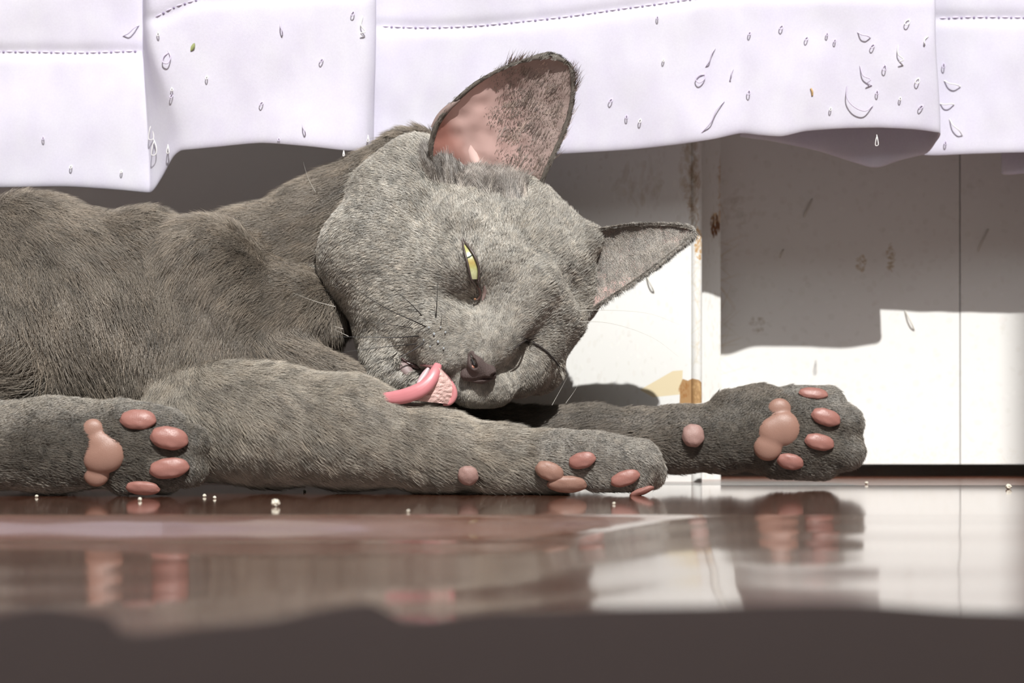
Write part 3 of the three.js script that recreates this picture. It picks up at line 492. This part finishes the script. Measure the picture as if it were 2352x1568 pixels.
// near forepaw
pad('wrist_pad', 1075, 1092, 24, 24, 0, 14, padPale); pad('toe_pad', 1337, 1057, 32, 19, -0.25, 8, padMat); pad('toe_pad', 1436, 1098, 35, 18, -0.32, 10, padMat); pad('toe_pad', 1474, 1128, 30, 12, -0.12, 10, padMat);
pad('palm_pad', 1262, 1082, 34, 22, 0.35, 8, padTan); pad('palm_pad', 1302, 1112, 46, 22, 0.05, 10, padTan);
// far forepaw
pad('toe_pad', 1868, 903, 34, 15, 0.1, 8, padMat); pad('toe_pad', 1897, 958, 35, 20, 0.28, 8, padMat); pad('toe_pad', 1882, 1015, 35, 19, 0.2, 8, padMat); pad('toe_pad', 1815, 1060, 31, 19, 0.2, 8, padMat); pad('wrist_pad', 1592, 1000, 26, 27, 0, 12, padPale);
lobes('palm_pad', [[1790, 942, 28], [1798, 985, 42], [1776, 992, 36], [1764, 1024, 34]], padTan);

// ---------------------------------------------------------------- open eye: glossy yellow-green ball between two lids
const EC = [1073, 612, 150], ER = 70;
const onEye = (x, y, r = ER) => { const dx = x - EC[0], dy = y - EC[1]; return P(x, y, EC[2] + Math.sqrt(Math.max(0, r * r - dx * dx - dy * dy))); };
const slitL = [[1064, 556], [1067, 572], [1072, 592], [1078, 616], [1084, 641]], slitR = [[1065, 556], [1078, 572], [1091, 594], [1098, 616], [1097, 641]];
{
  const a = new THREE.CatmullRomCurve3(slitL.map((q) => V(q[0], q[1], 0))), b = new THREE.CatmullRomCurve3(slitR.map((q) => V(q[0], q[1], 0))), pos = [], col = [], idx = [], n = 40, m = 14;
  for (let i = 0; i <= n; i++) for (let j = 0; j <= m; j++) {
    const A = a.getPoint(i / n), B = b.getPoint(i / n), q = A.lerp(B, j / m), p = onEye(q.x, q.y); pos.push(p.x, p.y, p.z);
    // streaked iris: paler towards the inner corner, ochre by the pupil, darker rim
    const k = noise(q.x * 0.12, q.y * 0.12, 2) * 0.5 + noise(q.x * 0.4, q.y * 0.1, 5) * 0.3, pale = smooth(612, 626, q.y + 3 * k), oc = Math.exp(-(((q.y - 603) / 8) ** 2)), rim = smooth(0.72, 0.95, j / m);
    const c = [lerp(0.44, 0.58, pale), lerp(0.43, 0.60, pale), lerp(0.16, 0.33, pale)]; c[1] -= 0.1 * oc; c[2] -= 0.05 * oc; col.push(...c.map((v, t) => lerp(v, [0.24, 0.24, 0.10][t], rim) * (1 + 0.15 * k)));
  }
  for (let i = 0; i < n; i++) for (let j = 0; j < m; j++) { const q = i * (m + 1) + j; idx.push(q, q + m + 1, q + 1, q + 1, q + m + 1, q + m + 2); }
  const g = new THREE.BufferGeometry(); g.setAttribute('position', new THREE.Float32BufferAttribute(pos, 3)); g.setAttribute('color', new THREE.Float32BufferAttribute(col, 3)); g.setIndex(idx); g.computeVertexNormals();
  const eye = part('eye', g, std([1, 1, 1], { phys: true, vertexColors: true, roughness: 0.3, clearcoat: 1, clearcoatRoughness: 0.03, side: THREE.DoubleSide }), cat, 'half-open yellow-green eye');
  part('pupil', curveTube([[1070, 593.5], [1075, 591], [1081, 587.5], [1087, 583]].map(([x, y]) => onEye(x, y, ER)), 1.5 * px, 12, 6, (t) => 0.5 + 0.8 * Math.sin(Math.PI * t)), std([0.03, 0.055, 0.03], { roughness: 0.3 }), eye, 'thin dark slit pupil');
}
const lidMat = std([0.075, 0.055, 0.05], { roughness: 0.4 });
const rimT = (t) => 0.45 + 0.75 * Math.sin(Math.PI * clamp(t, 0.05, 0.95));
part('eyelid', curveTube([[1061, 546], [1063, 556], ...slitL.slice(1), [1089, 650], [1096, 664]].map(([x, y]) => onEye(x - 1.5, y, ER + 2)), 2.2 * px, 40, 8, rimT), lidMat, cat, 'dark lower lid rim');
part('eyelid', curveTube([[1061, 546], [1065, 555], ...slitR.slice(1), [1096, 652], [1099, 662]].map(([x, y]) => onEye(x + 2, y, ER + 3)), 2.6 * px, 40, 8, rimT), lidMat, cat, 'dark upper lid rim');
part('tear_duct', curveTube([[1095, 655], [1101, 666], [1103, 678], [1098, 687], [1092, 688]].map(([x, y]) => onSkin(x, y, 5)), 3.2 * px, 24, 8, (t) => 0.5 + 0.5 * Math.sin(Math.PI * t)), std([0.10, 0.058, 0.05], { roughness: 0.25 }), cat, 'moist brown inner corner of the eye');
part('tear_drop', new THREE.SphereGeometry(3 * px, 12, 10), std([0.26, 0.13, 0.07], { roughness: 0.15 }), cat).position.copy(onSkin(1091, 687, 8));
for (const [x, y, a, b, t] of [[1083, 602, 14, 50, -0.24], [1099, 670, 6, 20, -0.1], [1092, 688, 7, 6, 0]]) keepBare(x, y, a, b, t);
// bare skin next to the inner corner
part('lid_skin', curveTube([[1112, 655], [1113, 672], [1108, 690]].map(([x, y]) => onSkin(x, y, 0)), 5 * px, 12, 8, (t) => 0.4 + 0.6 * Math.sin(Math.PI * t)), std([0.30, 0.22, 0.20], { roughness: 0.6 }), cat, 'bare pale skin by the eye');
// the shut eye
part('eyelid', curveTube([[1180, 802], [1190, 794], [1203, 784], [1214, 782], [1236, 794], [1258, 810], [1278, 832], [1288, 846]].map(([x, y]) => onSkin(x, y, 1)), 2.4 * px, 40, 6, (t) => 0.4 + 0.8 * Math.sin(Math.PI * t)), std([0.03, 0.024, 0.022], { roughness: 0.6 }), cat, 'dark line of the shut eye');
for (const [x, y] of [[1190, 794], [1203, 784], [1214, 782], [1226, 788], [1238, 795], [1250, 804], [1262, 814], [1274, 827]]) keepBare(x, y, 6, 6);

// ---------------------------------------------------------------- nose
{
  const prims = [cap([1096, 838, 226, 23], [1120, 854, 222, 20]), cap([1072, 860, 214, 15], [1104, 866, 218, 16]), cap([1112, 862, 214, 14], [1130, 864, 206, 10]), cap([1086, 816, 226, 12], [1094, 832, 230, 18])];
  const cut = [...chain([[1073, 804, 240, 2.5], [1080, 818, 246, 4], [1086, 830, 250, 6], [1090, 840, 250, 7]], 3), ...chain([[1136, 858, 226, 2], [1130, 863, 232, 4]], 3), ...chain([[1060, 873, 226, 3], [1090, 873, 236, 3], [1112, 869, 238, 3], [1136, 868, 224, 2]], 3)];
  const f = (x, y, z) => { let d = prims[0](x, y, z); for (let i = 1; i < prims.length; i++) d = smin(d, prims[i](x, y, z), 10 * px); for (const c of cut) d = -smin(-d, c(x, y, z), 4 * px); return d; };
  const g = meshField(() => f, (x, y, z, dg) => Math.abs(f(x, y, z)) < dg * 2 + 0.002 ? {} : null, P(1030, 900, 150), P(1160, 780, 290), 0.0003);
  const p = g.attributes.position, uv = []; for (let i = 0; i < p.count; i++) uv.push(p.getX(i) * 90, p.getY(i) * 90); g.setAttribute('uv', new THREE.Float32BufferAttribute(uv, 2));
  const nose = part('nose', g, std([0.115, 0.082, 0.076], { roughness: 0.55, bumpMap: padBump, bumpScale: 0.0004 }), cat, 'dark leathery nose');
  part('nostril', curveTube([[1074, 806, 222], [1080, 818, 228], [1087, 831, 235], [1090, 839, 237]].map((q) => P(...q)), 3.2 * px, 16, 8, (t) => 0.4 + t), std([0.012, 0.008, 0.008]), nose);
  part('nostril_wall', new THREE.SphereGeometry(1, 16, 12), std([0.36, 0.16, 0.11], { roughness: 0.35 }), nose).position.copy(P(1084, 843, 236));
  nose.children[1].scale.set(6 * px, 5 * px, 5 * px);
  for (const [x, y, a, b, t] of [[1106, 851, 24, 16, 0.5], [1084, 862, 24, 10, -0.05], [1120, 862, 18, 9, 0], [1082, 822, 6, 18, -0.4]]) keepBare(x, y, a, b, t);
}
// ---------------------------------------------------------------- mouth and tongue
{
  const pts = [[1006, 838, 226], [1000, 852, 238], [990, 872, 248], [972, 891, 254], [946, 904, 254], [916, 912, 248], [886, 914, 240], [858, 910, 232]], rad = [9, 13, 15, 17, 17, 16, 13, 7];
  const c = new THREE.CatmullRomCurve3(pts.map((q) => P(...q))), seg = 70, n = 22, pos = [], uv = [], idx = [];
  const fr = c.computeFrenetFrames(seg);
  for (let i = 0; i <= seg; i++) {
    const t = i / seg, o = c.getPointAt(t), k = t * (rad.length - 1), a = Math.min(Math.floor(k), rad.length - 2), r = lerp(rad[a], rad[a + 1], k - a) * px * (t > 0.96 ? Math.sqrt(Math.max(0, 1 - ((t - 0.96) / 0.04) ** 2)) : 1);
    const T = fr.tangents[i], U = V(0, 0, 1).addScaledVector(T, -T.z).normalize(), S = T.clone().cross(U);
    for (let j = 0; j <= n; j++) { const q = j / n * Math.PI * 2, cu = Math.cos(q), su = Math.sin(q), p = o.clone().addScaledVector(S, r * su).addScaledVector(U, r * 0.75 * cu - (cu > 0 ? 0.05 * r * Math.exp(-((su - 0.1) ** 2) * 9) : 0)); pos.push(p.x, p.y, p.z); uv.push(t * 3, j / n); }
  }
  for (let i = 0; i < seg; i++) for (let j = 0; j < n; j++) { const q = i * (n + 1) + j; idx.push(q, q + 1, q + n + 1, q + 1, q + n + 2, q + n + 1); }
  const g = new THREE.BufferGeometry(); g.setAttribute('position', new THREE.Float32BufferAttribute(pos, 3)); g.setAttribute('uv', new THREE.Float32BufferAttribute(uv, 2)); g.setIndex(idx); g.computeVertexNormals();
  const tongue = part('tongue', g, std([0.60, 0.215, 0.235], { phys: true, roughness: 0.45, clearcoat: 0.15, clearcoatRoughness: 0.3, side: THREE.DoubleSide }), cat, 'wet pink tongue curled over the foreleg');
  // rough upper side of the tongue
  const L = new THREE.CatmullRomCurve3([[1004, 842, 232], [996, 868, 236], [978, 894, 236], [954, 920, 232]].map((q) => V(...q))), Rr = new THREE.CatmullRomCurve3([[1014, 848, 226], [1036, 876, 226], [1042, 902, 226], [1036, 928, 222]].map((q) => V(...q))), po = [], ix = [], a1 = 70, b1 = 60;
  for (let i = 0; i <= a1; i++) for (let j = 0; j <= b1; j++) { const q = L.getPoint(i / a1).lerp(Rr.getPoint(i / a1), j / b1); const bump = 1.4 * Math.max(0, noise(q.x * 0.3, q.y * 0.42, 1)) + 1.5 * noise(q.x * 0.06, q.y * 0.09, 4); const p = P(q.x, q.y, q.z + 12 * Math.sin(Math.PI * j / b1) + bump); po.push(p.x, p.y, p.z); }
  for (let i = 0; i < a1; i++) for (let j = 0; j < b1; j++) { const q = i * (b1 + 1) + j; ix.push(q, q + b1 + 1, q + 1, q + 1, q + b1 + 1, q + b1 + 2); }
  const d = new THREE.BufferGeometry(); d.setAttribute('position', new THREE.Float32BufferAttribute(po, 3)); d.setIndex(ix); d.computeVertexNormals();
  part('tongue_top', d, std([0.68, 0.46, 0.42], { roughness: 0.6, side: THREE.DoubleSide }), tongue, 'pale rough upper side of the tongue');
  part('tongue_edge', curveTube([[1036, 876, 222], [1043, 894, 224], [1043, 910, 224], [1034, 924, 222], [1018, 929, 218]].map((q) => P(...q)), 6.5 * px, 30, 10, (t) => 0.5 + 0.6 * Math.sin(Math.PI * t)), std([0.60, 0.24, 0.25], { roughness: 0.4 }), tongue);
  part('tongue_underside', curveTube([[984, 846, 214], [974, 864, 224], [960, 882, 232]].map((q) => P(...q)), 8 * px, 20, 10, (t) => 0.5 + 0.6 * Math.sin(Math.PI * t)), std([0.55, 0.40, 0.42], { roughness: 0.4 }), tongue);
  const lip = std([0.27, 0.205, 0.20], { roughness: 0.5 });
  { const o = pad('lip', 932, 850, 15, 24, -0.7, -11, lip); o.userData.label = 'greyish pink lower lip'; }
  part('mouth_corner', curveTube([[922, 822], [936, 834], [950, 840], [964, 846]].map(([x, y]) => onSkin(x, y, 4)), 5 * px, 24, 8, (t) => 0.4 + 0.7 * Math.sin(Math.PI * t)), std([0.05, 0.024, 0.022], { roughness: 0.35 }), cat, 'dark corner of the mouth');
  part('lip', curveTube([[966, 838], [984, 840], [1004, 846], [1022, 862], [1040, 880]].map(([x, y]) => onSkin(x, y, 0)), 6 * px, 24, 8, (t) => 0.4 + 0.7 * Math.sin(Math.PI * t)), std([0.30, 0.14, 0.14], { roughness: 0.4 }), cat, 'dark pink upper lip');
  for (const [x, y, a, b, t] of [[934, 850, 8, 20, -0.7], [968, 848, 26, 10, 0.2], [1000, 880, 44, 34, 0.7], [960, 905, 60, 12, -0.35], [900, 914, 45, 12, 0]]) keepBare(x, y, a, b, t);
}
// ---------------------------------------------------------------- whiskers
const darkW = std([0.018, 0.016, 0.016], { roughness: 0.4 }), paleW = std([0.55, 0.53, 0.48], { roughness: 0.4 });
const whisk = (pts, r, mat) => part('whisker', curveTube(pts, r * px, 26, 5, (t) => 1 - 0.85 * t), mat, cat);
for (const [pts, out, r] of [[[[1001, 736], [1003, 700], [1006, 640]], 40, 1.6], [[[1012, 754], [1015, 722]], 20, 1.3], [[[985, 753], [946, 735], [899, 714], [839, 679], [800, 650]], 70, 1.6], [[[973, 729], [943, 697], [905, 664]], 50, 1.3], [[[955, 755], [899, 746], [846, 740]], 55, 1.3], [[[964, 771], [914, 775], [840, 774], [760, 773]], 70, 1.6], [[[958, 790], [899, 795], [840, 802], [783, 809]], 60, 1.3], [[[976, 786], [929, 815], [872, 832]], 45, 1.4], [[[917, 807], [888, 826], [860, 838]], 30, 1.1]]) {
  const w0 = skin(...pts[0]).w; whisk(pts.map(([x, y], i) => P(x, y, Math.max(i ? skin(x, y).w + 12 : -1e9, w0 - 2 + (i ? 14 : 0)) + out * 0.12 * i)), r, darkW);
}
for (const [pts, w] of [[[[1290, 715], [1380, 712], [1490, 720], [1560, 745]], 20], [[[1296, 738], [1400, 742], [1500, 776], [1560, 820]], 26], [[[770, 704], [725, 692], [672, 672]], 150], [[[800, 772], [770, 757]], 150], [[[788, 755], [765, 748]], 150], [[[724, 440], [708, 410], [696, 372]], 0], [[[1268, 930], [1290, 890], [1305, 862]], 60], [[[1300, 925], [1318, 900], [1330, 880]], 50]]) whisk(pts.map(([x, y], i) => P(x, y, w + i * 6)), 0.75, paleW);
const spot = std([0.36, 0.39, 0.41], { roughness: 0.6 });
for (const [x, y, r] of [[985, 752, 5], [1012, 752, 4], [997, 767, 6], [1023, 763, 5], [1006, 785, 6], [1019, 800, 5], [973, 781, 4], [988, 796, 4]]) { const o = part('whisker_root', padGeo, spot, cat); o.position.copy(onSkin(x, y, 6)); o.scale.set(r * 0.4 * px, r * 0.6 * px, 2.5 * px); }

// ---------------------------------------------------------------- fur: small tufts set over the skin, combed along the lie of the coat
function tuftGeo(strands, wide) {
  const pos = [], nor = [], idx = [];
  for (let s = 0; s < strands; s++) {
    const a = rnd() * 6.283, q = Math.sqrt(rnd()) * 0.55, rx = Math.cos(a) * q, rz = Math.sin(a) * q, len = 0.7 + 0.5 * rnd(), up0 = 0.5 + 0.35 * rnd(), lean = (rnd() - 0.5) * 0.5, r0 = wide * (0.7 + 0.6 * rnd());
    const ts = [0, 0.35, 0.7, 1], b = pos.length / 3;
    for (let i = 0; i < 4; i++) {
      const t = ts[i], cx = rx + lean * t * t * len, cy = -0.06 + up0 * len * (t - 0.42 * t * t), cz = rz + len * (0.55 * t + 0.4 * t * t), r = r0 * (1 - t) ** 0.6;
      if (i === 3) { pos.push(cx, cy, cz); nor.push(0, 0.8, 0.6); }
      else for (let k = 0; k < 3; k++) { const g = k * 2.0944 + 1.5708; pos.push(cx + r * Math.cos(g), cy + r * Math.sin(g), cz - r * Math.sin(g) * 0.4); nor.push(Math.cos(g), Math.sin(g), -0.3); }
    }
    for (let i = 0; i < 2; i++) for (let k = 0; k < 3; k++) { const u = b + i * 3 + k, v = b + i * 3 + (k + 1) % 3; idx.push(u, v, u + 3, v, v + 3, u + 3); }
    for (let k = 0; k < 3; k++) idx.push(b + 6 + k, b + 6 + (k + 1) % 3, b + 9);
  }
  const g = new THREE.BufferGeometry(); g.setAttribute('position', new THREE.Float32BufferAttribute(pos, 3)); g.setAttribute('normal', new THREE.Float32BufferAttribute(nor, 3)); g.setIndex(idx); return g;
}
// the lie of the coat: column, row, direction on the page (x right, y down)
const lie = { body: [[-200, 600, -0.6, 0.7], [60, 500, 0.5, 0.85], [200, 560, 0.5, 0.85], [330, 500, 0.75, 0.6], [100, 700, 0.35, 0.9], [300, 700, 0.3, 0.95], [60, 860, -0.95, 0.1], [150, 820, 0.5, 0.8], [330, 850, 0.1, 1], [430, 560, -0.4, 0.9], [560, 560, -0.85, 0.5], [700, 480, -0.85, 0.55], [600, 700, -0.8, 0.55], [700, 650, -0.8, 0.6], [480, 760, -0.2, 0.9], [640, 820, 0.7, 0.6], [800, 870, 0.85, 0.5], [850, 400, -0.8, 0.5]],
  arm: [[400, 850, 0.2, 0.95], [500, 900, 0.8, 0.5], [650, 900, 0.9, 0.4], [600, 1050, 0.7, 0.6], [900, 960, 0.93, 0.35], [1000, 1060, 0.93, 0.3], [1200, 1030, 0.98, 0.15], [1400, 1030, 0.95, 0.25], [1500, 1080, 0.7, 0.7], [1200, 1110, 0.9, 0.4]],
  far: [[1000, 1000, 0.9, -0.1], [1300, 960, 0.85, -0.4], [1300, 1060, 0.9, 0.4], [1500, 950, 0.9, -0.35], [1500, 1070, 0.9, 0.45], [1750, 900, 0.8, -0.4], [1900, 950, 0.98, 0.1], [1900, 1050, 0.95, 0.25], [1980, 1030, 0.6, 0.75]],
  hind: [[-200, 1000, 0.95, -0.1], [100, 930, 0.95, -0.2], [200, 1100, 0.9, 0.3], [400, 950, 0.9, 0.3], [470, 1040, 0.6, 0.75], [300, 1040, 0.97, 0.1]],
  head: [[1110, 840, 0.1, -1], [1150, 740, 0.3, -0.95], [1190, 640, 0.55, -0.82], [1150, 520, 0.25, -0.95], [1250, 500, 0.65, -0.7], [1270, 600, 0.85, -0.5], [1310, 680, 0.95, -0.1], [1060, 480, -0.15, -0.95], [1100, 560, 0.2, -0.95], [1010, 560, -0.75, -0.5], [1000, 470, -0.4, -0.8], [920, 460, -0.8, -0.3], [860, 560, -0.95, 0.15], [780, 560, -0.85, 0.5], [960, 650, -0.9, -0.15], [900, 700, -0.9, 0.35], [800, 700, -0.75, 0.65], [960, 780, -0.8, 0.5], [880, 820, -0.6, 0.8], [1040, 720, -0.6, -0.4], [1060, 800, -0.75, 0.3], [1040, 830, -0.5, 0.8], [1220, 850, 0.45, 0.75], [1180, 860, 0.2, 0.9], [1270, 780, 0.9, 0.1], [1230, 740, 0.8, -0.3], [1090, 900, 0.2, 0.95], [1290, 830, 0.85, 0.5]] };
const lieOf = { torso: 'body', hind_leg: 'hind', hind_paw: 'hind', near_arm: 'arm', near_paw: 'arm', far_arm: 'far', far_paw: 'far', head: 'head' };
function flow(set, x, y) { let sx = 0, sy = 0; for (const [a, b, u, v] of lie[set]) { const d = (x - a) ** 2 + (y - b) ** 2 + 400, w = 1 / (d * d); sx += u * w; sy += v * w; } const l = Math.hypot(sx, sy) + 1e-12; return [sx / l, sy / l]; }
const inEll = (x, y, a, b, ra, rb) => rnd() < smooth(1.5, 0.7, ((x - a) / ra) ** 2 + ((y - b) / rb) ** 2);
function coat(name, x, y, w) { // length, breadth of tuft, lift, tint
  // darker hair between and round the pads, sole shade also put into the tint
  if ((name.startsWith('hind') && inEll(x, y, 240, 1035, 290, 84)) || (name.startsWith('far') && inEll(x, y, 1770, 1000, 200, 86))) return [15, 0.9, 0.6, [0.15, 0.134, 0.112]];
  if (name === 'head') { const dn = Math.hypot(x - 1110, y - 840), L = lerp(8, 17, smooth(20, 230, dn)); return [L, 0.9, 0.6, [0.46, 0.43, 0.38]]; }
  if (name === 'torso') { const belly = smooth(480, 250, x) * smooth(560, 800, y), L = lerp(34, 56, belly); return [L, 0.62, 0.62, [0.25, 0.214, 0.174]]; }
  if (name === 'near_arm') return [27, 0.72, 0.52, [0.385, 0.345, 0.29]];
  if (name === 'far_arm') return [lerp(28, 18, smooth(1300, 1650, x)), 0.75, 0.62, [0.19, 0.166, 0.138]];  // same coat as the near foreleg, with shade put into a darker tint
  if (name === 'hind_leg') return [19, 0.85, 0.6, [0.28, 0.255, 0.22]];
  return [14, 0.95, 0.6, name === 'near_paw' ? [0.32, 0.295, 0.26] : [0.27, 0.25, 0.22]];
}
const isBare = (x, y) => { for (const [a, b, ra, rb, c, s] of bare) { const dx = x - a, dy = y - b, u = (dx * c + dy * s) / ra, v = (-dx * s + dy * c) / rb; if (u * u + v * v < 1) return true; } return false; };
const tufts = [[], [], []];
const camPos = camera.position;
function plant(v, n, fl, L, breadth, lift, tint, keep = 1) {
  const d = V(fl[0], -fl[1], 0); d.x += (rnd() - 0.5) * 0.5; d.y += (rnd() - 0.5) * 0.5; d.z += (rnd() - 0.5) * 0.4; d.addScaledVector(n, -d.dot(n)); if (d.lengthSq() < 1e-4) d.set(rnd() - 0.5, rnd() - 0.5, rnd() - 0.5).addScaledVector(n, -d.dot(n)); d.normalize();
  const N = n.clone().addScaledVector(d, -0.05 + 0.2 * (rnd() - 0.5)).normalize(); d.addScaledVector(N, -d.dot(N)).normalize();
  const k = 0.75 + 0.5 * rnd(), l = L * k * px, X = N.clone().cross(d), m = new THREE.Matrix4().makeBasis(X.multiplyScalar(l * breadth), N.clone().multiplyScalar(l * lift * (0.7 + 0.6 * rnd())), d.multiplyScalar(l)); m.setPosition(v);
  const t = (0.5 + 0.95 * rnd() + 0.24 * noise(v.x * 260, v.y * 260, v.z * 260)) * (1 + 0.13 * noise(v.x * 60, v.y * 60, v.z * 60 + 9)), warm = (rnd() - 0.5) * 0.07;
  tufts[L > 26 ? 2 : rnd() < 0.5 ? 0 : 1].push([m, [tint[0] * t * (1 + warm), tint[1] * t, tint[2] * t * (1 - warm)]]);
}
function furOver(geo, count, info) {
  const p = geo.attributes.position, n = geo.attributes.normal, ix = geo.index.array, T = ix.length / 3, cum = new Float64Array(T), a = V(0, 0, 0), b = V(0, 0, 0), c = V(0, 0, 0), e = V(0, 0, 0);
  const g = (i, o, at) => o.set(at.getX(i), at.getY(i), at.getZ(i)); let s = 0; const meta = [];
  for (let t = 0; t < T; t++) {
    g(ix[t * 3], a, p); g(ix[t * 3 + 1], b, p); g(ix[t * 3 + 2], c, p); const area = b.clone().sub(a).cross(c.clone().sub(a)).length() / 2;
    g(ix[t * 3], e, n); const q = toPx(a), view = e.dot(camPos.clone().sub(a).normalize()), nfo = info(q[0], q[1], q[2], ix[t * 3]);
    let wgt = nfo ? area / (nfo[0] * nfo[0] * nfo[1]) * (view > -0.15 ? 1 : 0.15) * (q[0] < -80 ? 0.35 : 1) * (a.y < 0.0008 ? 0 : 1) : 0; s += wgt; cum[t] = s; 
  }
  for (let k = 0; k < count; k++) {
    const r = rnd() * s; let lo = 0, hi = T - 1; while (lo < hi) { const m = (lo + hi) >> 1; cum[m] < r ? lo = m + 1 : hi = m; }
    g(ix[lo * 3], a, p); g(ix[lo * 3 + 1], b, p); g(ix[lo * 3 + 2], c, p); let u = rnd(), v = rnd(); if (u + v > 1) { u = 1 - u; v = 1 - v; }
    const pt = a.clone().addScaledVector(b.clone().sub(a), u).addScaledVector(c.clone().sub(a), v), q = toPx(pt), nfo = info(q[0], q[1], q[2], ix[lo * 3]); if (!nfo) continue;
    g(ix[lo * 3], e, n); if (e.z > -0.2 && isBare(q[0], q[1]) && nfo[5] !== 'all') continue;
    plant(pt, e.clone(), nfo[4], nfo[0], nfo[1], nfo[2], nfo[3]);
  }
}
const tags = bodyGeo.userData.tag;
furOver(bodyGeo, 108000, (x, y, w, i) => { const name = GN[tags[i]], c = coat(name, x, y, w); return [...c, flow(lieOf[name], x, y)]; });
// ears: furred backs, fine hairs inside
furOver(earR.outer, 9000, (x, y) => [10, 0.9, 0.5, [0.30, 0.28, 0.25], [0.75, -0.65], 'all']);
furOver(earL.outer, 7000, (x, y) => [10, 0.9, 0.5, [0.40, 0.375, 0.335], [0.95, -0.1], 'all']);
furOver(earL.inner, 7500, (x, y) => rnd() < smooth(110, -30, y - (655 - (x - 1340) * 0.32)) ? [20, 0.5, 0.5, [0.36, 0.33, 0.295], [0.5, 0.85], 'all'] : null);
furOver(earR.inner, 380, (x, y) => x > 1130 + 30 * noise(x * 0.02, y * 0.02, 4) && y > 150 ? [30, 0.95, 0.3, [0.42, 0.34, 0.30], [0.5, -0.85], 'all'] : null);
// long fringe along the lower edge of the near ear's cup
for (let i = 0; i < 1100; i++) { const t = rnd() * 0.85, x = lerp(985, 1238, t) + (rnd() - 0.5) * 16, y = lerp(384, 436, t) + 18 * Math.sin(Math.PI * t) * 0.3 + (rnd() - 0.35) * 34, s = skin(x, y); if (s.w < -150) continue; const g = rnd() < 0.4 ? [0.56, 0.52, 0.48] : [0.22, 0.195, 0.175]; plant(P(x, y, s.w), s.n, [-0.25 + 0.5 * t, -0.95], 34 + 14 * rnd(), 0.34, 0.7, g); }
const furMat = std([1, 1, 1], { roughness: 0.4 });
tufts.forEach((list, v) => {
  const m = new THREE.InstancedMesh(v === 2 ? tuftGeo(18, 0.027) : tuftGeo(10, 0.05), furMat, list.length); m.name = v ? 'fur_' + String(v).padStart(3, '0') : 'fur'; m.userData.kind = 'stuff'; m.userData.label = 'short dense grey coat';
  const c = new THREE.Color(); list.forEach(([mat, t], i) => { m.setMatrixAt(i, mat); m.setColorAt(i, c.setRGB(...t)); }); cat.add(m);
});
console.log('tufts', tufts.map((t) => t.length).join(' '));

// ---------------------------------------------------------------- crumbs on the floor, threads on the boards
const crumbMat = std([0.66, 0.62, 0.52], { roughness: 0.6 });
const crumbs = [[633, 1163, 10], [493, 1145, 4], [700, 1130, 3.5], [938, 1176, 4], [2316, 1123, 7], [322, 1150, 5], [84, 1142, 4], [470, 1141, 4], [1410, 1158, 3.5], [1990, 1112, 4]];
crumbs.forEach(([x, y, r], i) => {
  let Z = HC * F / (y - YH); const X = wx(x, Z), g = new THREE.IcosahedronGeometry(r * Z / F, 2), p = g.attributes.position;
  for (let k = 0; k < p.count; k++) { const m = 1 + 0.25 * noise(p.getX(k) * 900 + i, p.getY(k) * 900, p.getZ(k) * 900); p.setXYZ(k, p.getX(k) * m, p.getY(k) * m * 0.9, p.getZ(k) * m); } g.computeVertexNormals();
  const o = part(i ? 'crumb_' + String(i).padStart(3, '0') : 'crumb', g, crumbMat, scene); o.position.set(X, floorY(X, 1 - Z) + r * 0.85 * Z / F, 1 - Z);
  thing(o, ['largest white crumb on the boards before the foreleg', 'tiny pale crumb just past the toes of the hind paw', 'tiny pale crumb tucked under the foreleg', 'tiny pale crumb on the boards in front of the wrist pad', 'white crumb by the dark gap under the panel', 'tiny pale crumb under the lowest hind toe pad', 'tiny pale crumb beside the hind heel', 'tiny pale crumb touching the tip of the hind toes', 'tiny pale crumb before the toes of the near forepaw', 'tiny pale crumb under the toes of the far forepaw'][i], 'crumb', 'crumbs on the floor');
});
[[1856, 478, 1, 20], [2258, 552, 1, 26], [1494, 652, 0, 18], [2090, 735, 1, 22], [1795, 582, 1, 9]].forEach(([x, y, rp, s], i) => {
  const Z = rp ? Zr : Zl, w = (1 - Z) * F, sg = x === 1494 || x === 2090 ? -1 : 1;
  const o = part(i ? 'lint_thread_' + String(i).padStart(3, '0') : 'lint_thread', curveTube([P(x + 0.5 * s * sg, y - s, w + 2), P(x + 0.15 * s * sg, y - 0.3 * s, w + 9), P(x - 0.2 * s * sg, y + 0.4 * s, w + 9), P(x - 0.45 * s * sg, y + s, w + 2)], 1.8 / F, 16, 6), std([0.68, 0.66, 0.6], { roughness: 0.8 }), scene);
  thing(o, ['grey lint thread stuck on the panel below the lavender underside', 'grey lint thread past the hairline joint', 'grey lint thread on the lit board under the ear', 'grey lint thread at the notch of the shadow', 'shortest grey lint thread on the panel'][i], 'thread');
});


scene.traverse((o) => { if (o.isMesh) o.castShadow = o.receiveShadow = true; });
renderer.render(scene, camera);
